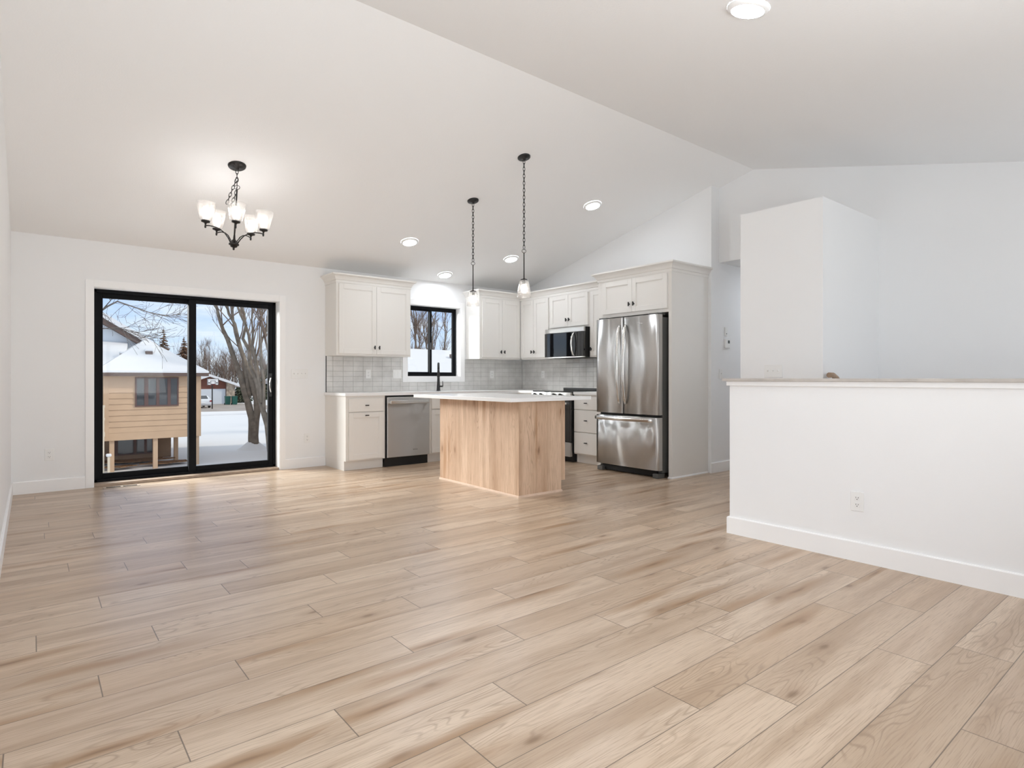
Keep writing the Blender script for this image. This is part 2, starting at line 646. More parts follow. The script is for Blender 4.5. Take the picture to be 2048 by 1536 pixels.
# ------------------------------------------------------------------ setting
def build_floor():
    W, L = 0.191, 1.248
    y0 = 2.275
    J = {-10: 2.254, -9: 2.931, -8: 2.664, -7: 1.989, -6: 1.716, -5: 1.016, -4: 1.289, -3: .778, -2: .354, -1: 1.186, 0: .615, 1: .192,
         2: 1.038, 3: .414, 4: .017, 5: .784, 6: .262, 7: .974, 8: .694, 9: .429, 10: .168, 11: .882, 12: .596, 13: 1.068, 14: .338,
         15: .073, 16: .787, 19: .589}
    rnd = random.Random(11)
    bm = bmesh.new()
    uvl = bm.loops.layers.uv.new('UVMap')
    pid = bm.faces.layers.float.new('pid')
    pln = bm.faces.layers.float.new('plen')
    k0 = math.floor((YF - y0) / W)
    k1 = math.floor((YB + .12 - y0) / W)
    for k in range(k0, k1 + 1):
        ya, yb = y0 + k * W, y0 + (k + 1) * W
        x = J.get(k, rnd.uniform(0, L))
        x -= math.ceil((x - XL) / L) * L + L
        while x < 8.2:
            xa, xb = x, x + L
            x += L
            p = rnd.random()
            # the floor stops at the stair half wall and runs on into the kitchen and hall
            pieces = [(max(xa, XL), min(xb, XH + .11), max(ya, YF), min(yb, YB + .12))]
            if yb > 2.295:
                pieces.append((max(xa, XH + .11), min(xb, 8.0), max(ya, 2.295), min(yb, YB + .12)))
            for (a, b, c, d) in pieces:
                if b - a < 1e-4 or d - c < 1e-4:
                    continue
                vs = [bm.verts.new(q) for q in ((a, c, 0), (b, c, 0), (b, d, 0), (a, d, 0))]
                f = bm.faces.new(vs)
                f[pid] = p
                f[pln] = L
                for lp in f.loops:
                    lp[uvl].uv = (lp.vert.co.x - xa, lp.vert.co.y - ya)
    me = bpy.data.meshes.new('floor')
    bm.to_mesh(me)
    bm.free()
    me.materials.append(M['floor'])
    o = bpy.data.objects.new('floor', me)
    C.objects.link(o)
    o['kind'] = 'structure'
    o['label'] = 'light oak plank floor'


build_floor()
mb = MB()
mb.box(XL, YF, -.25, XH + .11, YB + .15, -.004)
mb.box(XH + .11, 2.295, -.25, 8.1, YB + .15, -.004)
struct('floor_deck', mb, M['wall'])
mb = MB()
mb.box(XH + .11, YF, -1.35, XW, 2.295, -1.30)
struct('floor_landing', mb, M['thresh'])

# ceiling: two sloping slabs and the flat hall lid
mb = MB()
mb.prism([(XL - T, YB + T, zc(YB) - SB * T), (XL - T, YR, ZR), (XL - T, YF - .75, ZR - SF * (YR - YF + .75)),  # front edge overhangs as an unseen eave, added to shade the sun
          (XL - T, YF - .75, ZR - SF * (YR - YF + .75) + .2), (XL - T, YR, ZR + .2), (XL - T, YB + T, zc(YB) - SB * T + .2)], (XW + T - XL + T, 0, 0))
struct('ceiling', mb, M['ceil'])
mb = MB()
mb.box(XW + T, 2.76, 2.44, 8.15, YE, 2.54)
struct('ceiling_hall', mb, M['ceil'])

# back wall with patio door and sink window openings
DX0, DX1, DZ1 = 0.488, 2.300, 2.007
WX0, WX1, WZ0, WZ1 = 4.020, 4.888, 1.116, 2.113
mb = MB()
for a in ((XL, -.25, DX0, ZB), (DX1, -.25, WX0, ZB), (WX1, -.25, XF, ZB)):
    mb.box(a[0], YB, a[1], a[2], YB + T, a[3])
mb.box(DX0, YB, DZ1, DX1, YB + T, ZB)
mb.box(DX0, YB, -.25, DX1, YB + T, 0)
mb.box(WX0, YB, -.25, WX1, YB + T, WZ0)
mb.box(WX0, YB, WZ1, WX1, YB + T, ZB)
struct('wall_back', mb, M['wall'])
mb = MB()
SY0, SY1, SZ0, SZ1 = 1.2, 3.4, .5, 2.06
mb.prism([(XL, YB, -.25), (XL, YB, ZB), (XL, YR, ZR), (XL, SY1, zc(SY1)), (XL, SY1, -.25)], (-T, 0, 0))
mb.prism([(XL, SY0, -.25), (XL, SY0, zc(SY0)), (XL, YF, zc(YF)), (XL, YF, -.25)], (-T, 0, 0))
mb.prism([(XL, SY1, SZ1), (XL, SY1, zc(SY1)), (XL, SY0, zc(SY0)), (XL, SY0, SZ1)], (-T, 0, 0))
mb.box(XL - T, SY0, -.25, XL, SY1, SZ0)
struct('wall_left', mb, M['wall'])
mb = MB()
mb.prism([(XF, YB + T, -.25), (XF, YB + T, zc(YB) - SB * T), (XF, YE, zc(YE)), (XF, YE, -.25)], (XW - XF, 0, 0))
mb.box(XW, YE, -.25, 8.1, YE + T, 2.44)
struct('wall_right', mb, M['wall'])
mb = MB()
mb.prism([(XW, 2.86, -1.35), (XW, 2.86, zc(2.86)), (XW, YF, zc(YF)), (XW, YF, -1.35)], (T, 0, 0))
mb.prism([(XW, YE, 2.440), (XW, YE, zc(YE)), (XW, YR, ZR), (XW, 2.86, zc(2.86)), (XW, 2.86, 2.440)], (T, 0, 0))
struct('wall_far', mb, M['wall'])
mb = MB()
mb.box(XW + T, 2.76, -.25, 8.1, 2.91, 2.44)
mb.box(8.1, 2.76, -.25, 8.25, YE + T, 2.44)
struct('wall_hall', mb, M['wall'])
mb = MB()
mb.box(5.063, 2.182, -1.30, XW, 2.913, 2.590)
struct('wall_closet', mb, M['wall'])
FX0, FX1, FZ0, FZ1 = 0.2, 2.4, .62, 2.05
mb = MB()
zf = zc(YF)
mb.box(XL - T, YF - T, -.25, FX0, YF, zf)
mb.box(FX1, YF - T, -1.35, 4.35, YF, zf)
mb.box(5.85, YF - T, -1.35, XW + T, YF, zf)
mb.box(4.35, YF - T, -1.35, 5.85, YF, .95)
mb.box(4.35, YF - T, 2.15, 5.85, YF, zf)
mb.box(FX0, YF - T, -.25, FX1, YF, FZ0)
mb.box(FX0, YF - T, FZ1, FX1, YF, zf)
struct('wall_front', mb, M['wall'])
mb = MB()
mb.box(XH, YF, -1.30, XH + .115, 2.290, 1.041)
struct('wall_stair', mb, M['wall'], 'white half wall guarding the stairwell')

# half wall cap: apron and board
t = thing('half_wall_cap', 'painted cap with taupe top board along the white stair half wall', 'wall cap', (0, 0, 0))
mb = MB()
mb.box(XH - .018, YF + .001, 1.041, XH + .133, 2.306, 1.073, 0.002)
obj('apron', mb, M['trim'], t)
mb = MB()
mb.box(XH - .040, YF + .001, 1.073, XH + .155, 2.328, 1.0915, 0.002)
o = obj('cap_board', mb, M['capwood'], t)
o['label'] = 'taupe cap board'


def baseboard(name, path, h=.118):
    mb = MB()
    mb.sweep(path, [(0, 0), (.015, 0), (.015, h - .006), (.009, h), (0, h)])
    return struct(name, mb, M['trim'])


# path runs so that the room is on its right-hand side
baseboard('baseboard_left', [(XL, YF), (XL, YB)])
baseboard('baseboard_back', [(XL + .015, YB), (.419, YB)])
baseboard('baseboard_back_right', [(2.366, YB), (2.860, YB)])
baseboard('baseboard_hall', [(6.058, YE), (8.1, YE)])
baseboard('baseboard_stair', [(XH + .115, 2.290), (XH, 2.290), (XH, YF)][::-1][::-1])
baseboard('baseboard_closet', [(XW, 2.913), (5.063, 2.913), (5.063, 2.30)])


# patio door ------------------------------------------------------------
def casing(name, x0, x1, z0, z1, w, y=YB, sill=False, depth=.12):
    mb = MB()
    p = .016
    mb.box(x0 - w, y - p, (z0 - w if sill else 0), x0, y, z1 + w, .002)
    mb.box(x1, y - p, (z0 - w if sill else 0), x1 + w, y, z1 + w, .002)
    mb.box(x0, y - p, z1, x1, y, z1 + w, .002)
    if sill:
        mb.box(x0, y - p, z0 - w, x1, y, z0, .002)
    # jamb liner
    j = .004
    mb.box(x0 - .001, y, z0, x0 + j, y + depth, z1)
    mb.box(x1 - j, y, z0, x1 + .001, y + depth, z1)
    mb.box(x0, y, z1 - j, x1, y + depth, z1 + .001)
    if sill:
        mb.box(x0, y, z0 - .001, x1, y + depth, z0 + j)
    return struct(name, mb, M['trim'])


casing('trim_1', DX0, DX1, 0, DZ1, .068)
casing('trim_2', WX0, WX1, WZ0, WZ1, .078, sill=True, depth=.095)
d = struct_thing('door_1', (0, 0, 0), 'black framed sliding patio door')
fy = YB + .122
mb = MB()
x0, x1, z1 = DX0 + .004, DX1 - .004, DZ1 - .004
mb.box(x0, fy, .028, x0 + .030, fy + .12, z1)
mb.box(x1 - .030, fy, .028, x1, fy + .12, z1)
mb.box(x0, fy, z1 - .030, x1, fy + .12, z1)
mb.box(x0, fy, .028, x1, fy + .12, .052)
obj('door_frame', mb, M['blackframe'], d)
mb = MB()
mb.box(x0, YB - .0, 0, x1, fy + .12, .028, .003)
obj('threshold', mb, M['thresh'], d)


def sash(parent, name, x0, x1, z0, z1, y0, y1, st, rl, rb, handle=False):
    mb = MB()
    mb.box(x0, y0, z0, x0 + st[0], y1, z1, .003)
    mb.box(x1 - st[1], y0, z0, x1, y1, z1, .003)
    mb.box(x0 + st[0], y0, z1 - rl, x1 - st[1], y1, z1, .003)
    mb.box(x0 + st[0], y0, z0, x1 - st[1], y1, z0 + rb, .003)
    o = obj(name, mb, M['blackframe'], parent)
    g = MB()
    ym = (y0 + y1) / 2
    g.box(x0 + st[0] - .005, ym - .003, z0 + rb - .005, x1 - st[1] + .005, ym + .003, z1 - rl + .005)
    gp = obj('glass_pane', g, M['pane'], o)
    gp.location = (0, 0, 0)
    return o


sash(d, 'fixed_panel', x0 + .030, 1.438, .052, z1 - .030, fy + .065, fy + .105, (.056, .075), .052, .055)
sp_ = sash(d, 'sliding_panel', 1.362, x1 - .030, .052, z1 - .030, fy + .012, fy + .054, (.075, .052), .048, .055)
# handle on the sliding panel
mb = MB()
hx = x1 - .056
mb.box(hx - .017, fy + .003, .87, hx + .017, fy + .0125, 1.15, .003)
hp = obj('handle_plate', mb, M['black'], sp_)
mb = MB()
pts = []
for i in range(13):
    k = 2 * i / 12 - 1
    pts.append((hx + .006 - .030 * (1 - k * k), fy + .006 - .040 * (1 - k * k) ** .6, 1.010 + k * .098))
mb.tube(pts, .0065, 8)
obj('door_handle', mb, M['chrome'], sp_)['label'] = 'silver pull handle'

# sink window
w = struct_thing('window_1', (0, 0, 0), 'black framed slider window over the sink')
wy = YB + .098
mb = MB()
a0, a1, b0, b1 = WX0 + .004, WX1 - .004, WZ0 + .004, WZ1 - .004
fr = .034
mb.box(a0, wy, b0, a0 + fr, wy + .07, b1)
mb.box(a1 - fr, wy, b0, a1, wy + .07, b1)
mb.box(a0 + fr, wy, b1 - fr, a1 - fr, wy + .07, b1)
mb.box(a0 + fr, wy, b0, a1 - fr, wy + .07, b0 + fr)
obj('window_frame', mb, M['blackframe'], w)
sash(w, 'left_sash', a0 + fr, 4.472, b0 + fr, b1 - fr, wy + .034, wy + .060, (.026, .034), .026, .026)
s_ = sash(w, 'right_sash', 4.440, a1 - fr, b0 + fr, b1 - fr, wy + .004, wy + .031, (.034, .026), .022, .022)
mb = MB()
mb.box(4.446, wy - .010, 1.50, 4.466, wy + .004, 1.60, .003)
obj('window_latch', mb, M['black'], s_)

# unseen entry window over the stairs, added to let light in
w = struct_thing('added_window_4', (0, 0, 0), 'added unseen entry window over the stairs')
mb = MB()
for (a, b, c, e) in ((4.35, .95, 4.40, 2.15), (5.80, .95, 5.85, 2.15), (4.40, 2.10, 5.80, 2.15), (4.40, .95, 5.80, 1.0)):
    mb.box(a, YF - .10, b, c, YF - .03, e)
wf = obj('window_frame', mb, M['blackframe'], w)
mb = MB()
mb.box(4.40, YF - .068, 1.0, 5.80, YF - .062, 2.10)
obj('glass_pane', mb, M['pane'], wf)

# made-up front window behind the camera, added for the light
w = struct_thing('added_window_2', (0, 0, 0), 'added unseen front window behind the viewpoint')
mb = MB()
for (a, b, c, e) in ((FX0, FZ0, FX0 + .05, FZ1), (FX1 - .05, FZ0, FX1, FZ1), (FX0 + .05, FZ1 - .05, FX1 - .05, FZ1), (FX0 + .05, FZ0, FX1 - .05, FZ0 + .05), (1.27, FZ0 + .05, 1.33, FZ1 - .05)):
    mb.box(a, YF - .10, b, c, YF - .03, e)
wf = obj('window_frame', mb, M['blackframe'], w)
mb = MB()
mb.box(FX0 + .05, YF - .068, FZ0 + .05, FX1 - .05, YF - .062, FZ1 - .05)
obj('glass_pane', mb, M['pane'], wf)


w = struct_thing('added_window_3', (0, 0, 0), 'added unseen side window left of the viewpoint')  # invented side window, never in view, added to light the room
mb = MB()
for (a, b, c, e) in ((SY0, SZ0, SY0 + .05, SZ1), (SY1 - .05, SZ0, SY1, SZ1), (SY0 + .05, SZ1 - .05, SY1 - .05, SZ1), (SY0 + .05, SZ0, SY1 - .05, SZ0 + .05), (2.27, SZ0 + .05, 2.33, SZ1 - .05)):
    mb.box(XL - .10, a, b, XL - .03, c, e)
wf = obj('window_frame', mb, M['blackframe'], w)
mb = MB()
mb.box(XL - .068, SY0 + .05, SZ0 + .05, XL - .062, SY1 - .05, SZ1 - .05)
obj('glass_pane', mb, M['pane'], wf)


# ------------------------------------------------------------------ cabinets
def knob(parent, x, z, vertical):
    """flared black T-knob on a front whose face is y=-0.02"""
    mb = MB()
    a, b = .006, .0235
    y0, y1, y2 = -.0202, -.040, -.048
    h = .0055
    if vertical:
        P = lambda s, y: (x, y, z + s)
        E = (2 * h, 0, 0)
        off = Vector((-h, 0, 0))
    else:
        P = lambda s, y: (x + s, y, z)
        E = (0, 0, 2 * h)
        off = Vector((0, 0, -h))
    pts = [P(-a, y0), P(-a * 1.1, y0 - .008), P(-b, y1), P(-b, y2), P(b, y2), P(b, y1), P(a * 1.1, y0 - .008), P(a, y0)]
    mb.prism([Vector(p) + off for p in pts], E)
    return obj('knob', mb, M['black'], parent)


def shaker(parent, name, x0, x1, z0, z1, rail=.058, label=None):
    mb = MB()
    y0, y1 = -.020, -.0005
    bv = .0018
    mb.box(x0, y0, z0, x0 + rail, y1, z1, bv)
    mb.box(x1 - rail, y0, z0, x1, y1, z1, bv)
    mb.box(x0 + rail, y0, z1 - rail, x1 - rail, y1, z1, bv)
    mb.box(x0 + rail, y0, z0, x1 - rail, y1, z0 + rail, bv)
    mb.box(x0 + rail - .003, -.0115, z0 + rail - .003, x1 - rail + .003, y1, z1 - rail + .003)
    # little quirk moulding inside the frame
    q = .007
    for (a, b, c, e) in ((x0 + rail, z0 + rail, x0 + rail + q, z1 - rail), (x1 - rail - q, z0 + rail, x1 - rail, z1 - rail),
                         (x0 + rail, z1 - rail - q, x1 - rail, z1 - rail), (x0 + rail, z0 + rail, x1 - rail, z0 + rail + q)):
        mb.box(a, -.0155, b, c, -.011, e)
    return obj(name, mb, M['cab'], parent)


def slab(parent, name, x0, x1, z0, z1):
    mb = MB()
    mb.box(x0, -.020, z0, x1, -.0005, z1, .004)
    return obj(name, mb, M['cab'], parent)


CROWN = [(0, 0), (.006, 0), (.006, .030), (.014, .034), (.018, .044), (.024, .058), (.036, .074), (.050, .084), (.058, .088), (.062, .092), (.062, .108), (0, .108)]
XU = XF - .330 - .02   # face of wall cabinets on the kitchen side wall (door fronts 20 mm proud)
FBY = 6.900            # face frame of wall cabinets on the back wall
FRX = 5.755            # face frame of wall cabinets on the side wall
ZU0, ZU1 = 1.370, 2.252
R90 = -PI / 2


def wall_cab(name, label, loc, rotz, w, depth, z0, z1, doors, knobs, group=None, bodyx=(0, None)):
    t = thing(name, label, 'cabinet', (loc[0], loc[1], 0), rotz, group)
    mb = MB()
    mb.box(bodyx[0], 0, z0, w if bodyx[1] is None else bodyx[1], depth, z1, .0015)
    obj('carcass', mb, M['cab'], t)
    for i, (a, b, c, e) in enumerate(doors):
        dr = shaker(t, 'door', a, b, c, e)
        if knobs[i] is not None:
            knob(dr, knobs[i][0], knobs[i][1], True)
    return t


# left wall cabinet between door and window
W1 = 3.876 - 2.862
uc = wall_cab('wall_cabinet', 'white two-door wall cabinet left of the sink window', (2.862, FBY), 0, W1, YB - FBY - .001, ZU0, ZU1,
              [(.030, .520, ZU0 + .022, ZU1 - .012), (.523, W1 - .018, ZU0 + .022, ZU1 - .012)], [(.490, 1.475), (.553, 1.475)])
mb = MB()
mb.sweep([(0, YB - FBY), (0, 0), (W1, 0), (W1, YB - FBY)], [(o_, z_ + ZU1) for o_, z_ in CROWN])
# sweep offsets to the right of travel: going down the left side the outside is on the right
obj('crown', mb, M['cab'], uc)
# back wall, right of window
W2 = FRX - 4.995
wall_cab('wall_cabinet', 'white two-door wall cabinet right of the sink window, in the corner', (4.995, FBY), 0, W2, YB - FBY - .001, ZU0, ZU1,
         [(.040, .398, ZU0 + .022, ZU1 - .012), (.401, W2 - .014, ZU0 + .022, ZU1 - .012)], [(.368, 1.475), (.431, 1.475)])
# side wall, corner to microwave
wall_cab('wall_cabinet', 'white two-door wall cabinet between the corner and the microwave', (FRX, FBY - .022), R90, FBY - .022 - 6.243, XF - FRX - .001, ZU0, ZU1,
         [(.012, .300, ZU0 + .022, ZU1 - .012), (.303, .620, ZU0 + .022, ZU1 - .012)], [(.272, 1.475), (.331, 1.475)])
mb = MB()
# over the microwave
WM = 6.241 - 5.462
wall_cab('wall_cabinet', 'short white two-door wall cabinet above the microwave', (FRX, 6.241), R90, WM, XF - FRX - .001, 1.778, ZU1,
         [(.020, .387, 1.800, ZU1 - .012), (.390, WM - .020, 1.800, ZU1 - .012)], [(.360, 1.895), (.417, 1.895)])
# narrow one beside the fridge surround
WN = 5.460 - 4.972
wall_cab('wall_cabinet', 'narrow white wall cabinet between microwave and refrigerator surround', (FRX, 5.460), R90, WN, XF - FRX - .001, ZU0, ZU1,
         [(.020, WN - .012, ZU0 + .022, ZU1 - .012)], [(.050, 1.475)])
# continuous crown over the corner run
mb = MB()
mb.sweep([(4.995, YB), (4.995, FBY), (FRX, FBY), (FRX, 4.974)], [(o_, z_ + ZU1) for o_, z_ in CROWN])
tag(obj('crown_molding', mb, M['cab']), 'white crown molding running over the corner wall cabinets', 'crown molding')

# refrigerator surround
FCX = 5.385
t = thing('refrigerator_cabinet', 'tall white refrigerator surround with two-door cabinet on top', 'cabinet', (FCX, 4.970, 0), R90)
WFc = 4.970 - 3.900
DFc = XF - FCX - .001
mb = MB(); mb.box(WFc - .040, 0, 0, WFc, DFc, 2.252, .0015); obj('side_panel', mb, M['cab'], t)
mb = MB(); mb.box(0, 0, 0, .040, DFc, 2.252, .0015); obj('side_panel', mb, M['cab'], t)
mb = MB(); mb.box(.040, 0, 1.815, WFc - .040, DFc, 2.252, .0015); obj('carcass', mb, M['cab'], t)
dr = shaker(t, 'door', .085, .535, 1.855, 2.238); knob(dr, .505, 1.945, True)
dr = shaker(t, 'door', .538, WFc - .048, 1.855, 2.238); knob(dr, .570, 1.945, True)
mb = MB()
mb.sweep([(0, FRX - FCX - .07), (0, 0), (WFc, 0), (WFc, DFc)], [(o_, z_ + 2.252) for o_, z_ in CROWN])
obj('crown', mb, M['cab'], t)
mb = MB()
mb.sweep([(WFc - .044, 0), (WFc, 0), (WFc, DFc - .016)], [(0, 0), (.011, 0), (.010, .012), (.004, .018), (0, .018)])
obj('shoe_molding', mb, M['trim'], t)

# base cabinets ---------------------------------------------------------
ZT = .879
BY = 6.622     # face frame on the back wall
BX = 5.470     # face frame on the side wall


def base_cab(name, label, loc, rotz, w, depth, fronts, left_foot=False, right_foot=False):
    t = thing(name, label, 'cabinet', (loc[0], loc[1], 0), rotz)
    mb = MB()
    mb.box(0, 0, .112, w, depth, ZT, .0015)
    if left_foot:
        mb.box(0, .048, 0, .018, depth, .112)
    if right_foot:
        mb.box(w - .018, .048, 0, w, depth, .112)
    obj('carcass', mb, M['cab'], t)
    mb = MB()
    mb.box(.0 if not left_foot else .018, .060, 0, w if not right_foot else w - .018, .075, .112)
    obj('toe_kick', mb, M['cab'], t)
    for (kind, a, b, c, e, kn) in fronts:
        if kind == 'drawer':
            f = slab(t, 'drawer', a, b, c, e)
            if kn:
                knob(f, kn[0], kn[1], False)
        else:
            f = shaker(t, 'door', a, b, c, e)
            if kn:
                knob(f, kn[0], kn[1], kn[2])
    return t


wb = 3.366 - 2.862
base_cab('base_cabinet', 'white base cabinet with drawer and door left of the dishwasher', (2.862, BY), 0, wb, YB - BY - .001,
         [('drawer', .032, wb - .030, .692, .850, (.252, .768)), ('door', .032, wb - .030, .128, .682, (.252, .648, False))], left_foot=True)
ws = 4.900 - 3.992
base_cab('base_cabinet', 'white sink base cabinet right of the dishwasher', (3.992, BY), 0, ws, YB - BY - .001,
         [('drawer', .030, ws / 2 - .002, .692, .850, None), ('drawer', ws / 2 + .002, ws - .030, .692, .850, None),
          ('door', .030, ws / 2 - .002, .128, .682, (ws / 2 - .03, .62, True)), ('door', ws / 2 + .002, ws - .030, .128, .682, (ws / 2 + .03, .62, True))])
wc_ = BX - 4.902
base_cab('base_cabinet', 'white corner base cabinet behind the island, right of the sink base', (4.902, BY), 0, wc_, YB - BY - .001,
         [('drawer', .030, wc_ - .04, .692, .850, (wc_ / 2, .768)), ('door', .030, wc_ - .04, .128, .682, (.06, .62, True))])
wk = BY - .002 - 6.238
base_cab('base_cabinet', 'white base cabinet in the corner left of the range', (BX, BY - .002), R90, wk, XF - BX - .001,
         [('drawer', .05, wk - .015, .692, .850, (wk / 2 + .02, .768)), ('door', .05, wk - .015, .128, .682, (wk - .05, .62, True))])
wd = 5.464 - 4.972
base_cab('base_cabinet', 'white three-drawer base cabinet between range and refrigerator', (BX, 5.464), R90, wd, XF - BX - .001,
         [('drawer', .014, wd - .020, .692, .850, (wd / 2 - .01, .775)), ('drawer', .014, wd - .020, .404, .682, (wd / 2 - .01, .553)), ('drawer', .014, wd - .020, .128, .394, (wd / 2 - .01, .270))], left_foot=True)

# worktops
mb = MB()
mb.prism([(2.845, 6.592, .8795), (5.445, 6.592, .8795), (5.445, 6.240, .8795), (XF - .001, 6.240, .8795), (XF - .001, YB - .001, .8795), (2.845, YB - .001, .8795)], (0, 0, .035))
bmesh.ops.bevel(mb.bm, geom=[e for e in mb.bm.edges], offset=.003, segments=2, affect='EDGES')
tag(obj('countertop', mb, M['quartz']), 'white quartz worktop under the sink window running into the corner', 'countertop')
mb = MB()
mb.box(5.445, 4.972, .8795, XF - .001, 5.462, .9145, .003)
tag(obj('countertop', mb, M['quartz']), 'short white worktop between range and refrigerator', 'countertop')


# ------------------------------------------------------------------ backsplash
def tiles(name, label, u0, u1, place, skip, seed, first):
    """place(u,z,d) -> point, d = distance out of the wall"""
    rnd = random.Random(seed)
    mb = MB()
    g = MB()
    pz, pu = .0665, .1355
    z = .9155
    a = [place(u0, .9150, .0), place(u1, .9150, .0)]
    row = 0
    while z < 1.368:
        zt = min(z + pz - .0025, 1.369)
        u = u0 - pu + first
        while u < u1:
            ua, ub = max(u, u0), min(u + pu - .0025, u1)
            u += pu
            if ub - ua < .006:
                continue
            for (ca, cb, cz0, cz1) in skip(ua, ub, z, zt):
                if cb - ca < .004 or cz1 - cz0 < .004:
                    continue
                tx = rnd.uniform(-1, 1) * .0006
                tz = rnd.uniform(-1, 1) * .0006
                h = .0075
                be = .0016
                bot = [place(ca, cz0, .0025), place(cb, cz0, .0025), place(cb, cz1, .0025), place(ca, cz1, .0025)]
                mid = [place(ca, cz0, h - be), place(cb, cz0, h - be), place(cb, cz1, h - be), place(ca, cz1, h - be)]
                top = [place(ca + be, cz0 + be, h - tx - tz), place(cb - be, cz0 + be, h + tx - tz), place(cb - be, cz1 - be, h + tx + tz), place(ca + be, cz1 - be, h - tx + tz)]
                for A, B in ((bot, mid), (mid, top)):
                    va = [mb.bm.verts.new(p) for p in A]
                    vb = [mb.bm.verts.new(p) for p in B]
                    for k in range(4):
                        mb.bm.faces.new([va[k], va[(k + 1) % 4], vb[(k + 1) % 4], vb[k]])
                mb.poly(top)
        z += pz
        row += 1
    t = thing(name, label, 'backsplash')
    obj('tiles', mb, M['tile'], t)
    for (ca, cb, cz0, cz1) in skip(u0, u1, .9150, 1.3695):
        q = [place(ca, cz0, .0005), place(cb, cz0, .0005), place(cb, cz1, .0005), place(ca, cz1, .0005)]
        q2 = [place(ca, cz0, .004), place(cb, cz0, .004), place(cb, cz1, .004), place(ca, cz1, .004)]
        g.prism(q, Vector(q2[0]) - Vector(q[0]))
    obj('grout', g, M['grout'], t)
    return t


TL, TR, TB = WX0 - .079, WX1 + .079, WZ0 - .079


def skipb(a, b, c, e):
    r = []
    if a < TL:
        r.append((a, min(b, TL), c, e))
    if b > TR:
        r.append((max(a, TR), b, c, e))
    if b > TL and a < TR and c < TB:
        r.append((max(a, TL), min(b, TR), c, min(e, TB)))
    return r


t = tiles('backsplash', 'glossy grey tile backsplash on the window wall', 2.876, XF - .009, lambda u, z, d_: (u, YB - d_, z), skipb, 3, .085)
mb = MB()
mb.box(2.868, YB - .010, .9150, 2.8755, YB - .0003, 1.3695)
o = obj('edge_strip', mb, M['black'], t)
o['label'] = 'black metal edge strip'
tiles('backsplash', 'glossy grey tile backsplash behind the range', -(YB - .009), -4.973, lambda u, z, d_: (XF - d_, -u, z), lambda a, b, c, e: [(a, b, c, e)], 8, .05)


# ------------------------------------------------------------------ wall plates
def outlet(label, loc, rotz, cat='outlet', group=None):
    t = thing('wall_outlet', label, cat, loc, rotz, group)
    mb = MB(); mb.box(-.036, -.006, -.058, .036, -.0003, .058, .0022); obj('cover_plate', mb, M['plate'], t)
    for s in (-1, 1):
        mb = MB()
        mb.box(-.0165, -.0078, s * .0205 - .0145, .0165, -.0058, s * .0205 + .0145, .0015)
        rc = obj('receptacle', mb, M['plate'], t)
        mb = MB()
        zc_ = s * .0205
        mb.box(-.0075, -.0083, zc_ - .001, -.0052, -.0076, zc_ + .007)
        mb.box(.0052, -.0083, zc_ - .001, .0075, -.0076, zc_ + .007)
        mb.box(-.0025, -.0083, zc_ - .0095, .0025, -.0076, zc_ - .005)
        o = obj('slots', mb, M['slot'], rc)
        o['label'] = 'dark plug slots'
    return t


def switch(label, loc, rotz, gang, w=None, rocker=False):
    t = thing('light_switch', label, 'light switch', loc, rotz)
    W = w if w else .046 * gang + .024
    mb = MB(); mb.box(-W / 2, -.006, -.058, W / 2, -.0003, .058, .0022); obj('cover_plate', mb, M['plate'], t)
    for i in range(gang):
        x = (i - (gang - 1) / 2) * .046
        mb = MB()
        if rocker:
            mb.box(x - .016, -.0085, -.033, x + .016, -.0055, .033, .002)
            obj('rocker', mb, M['plate'], t)
        else:
            mb.box(x - .0055, -.0068, -.012, x + .0055, -.0055, .012)
            mb.prism([(x - .0042, -.0065, -.006), (x - .0042, -.018, .004), (x - .0042, -.018, .011), (x - .0042, -.0065, .008)], (.0084, 0, 0))
            obj('toggle', mb, M['plate'], t)
    return t


outlet('white outlet left of the sliding door, above the baseboard', (.138, YB, .356), 0)
outlet('white outlet low on the wall between sliding door and base cabinet', (2.634, YB, .357), 0)
switch('white four-gang switch plate right of the sliding door', (2.543, YB, 1.145), 0, 4, .20)
outlet('white outlet on the tile under the left wall cabinet', (3.439, YB - .0075, 1.146), 0)
switch('white double switch plate on the tile beside the sink window', (3.860, YB - .0075, 1.147), 0, 2, .125, True)
outlet('white outlet on the tile right of the sink window', (5.470, YB - .0075, 1.147), 0)
outlet('white outlet on the tile left of the range', (XF - .0075, 6.735, 1.146), R90)
outlet('white outlet on the stair half wall', (XH, 1.455, .357), R90)
switch('white three-gang switch plate on the white closet wall above the stair half wall', (5.063, 2.602, 1.156), R90, 3, .165)
switch('single white switch in the hall below the thermostat', (6.275, YE, 1.141), 0, 1, .072)

t = thing('thermostat', 'white thermostat with small dark display on the hall wall', 'thermostat', (6.395, YE, 1.500), 0)
mb = MB(); mb.box(-.045, -.024, -.055, .045, -.0003, .055, .006); obj('body', mb, M['plate'], t)
mb = MB(); mb.box(-.005, -.0252, .002, .034, -.0235, .038); obj('display', mb, M['screen'], t)['label'] = 'dark display'
mb = MB(); mb.box(-.03, -.0255, -.036, .03, -.0235, -.026, .001); obj('buttons', mb, M['plate'], t)
t = thing('wall_sensor', 'small white sensor plate on the hall wall above the thermostat', 'sensor', (6.380, YE, 1.640), 0)
mb = MB(); mb.box(-.026, -.012, -.052, .026, -.0003, .052, .004); obj('body', mb, M['plate'], t)
mb = MB(); mb.box(-.006, -.0135, -.030, .006, -.0115, -.018); obj('sensor_eye', mb, M['slot'], t)

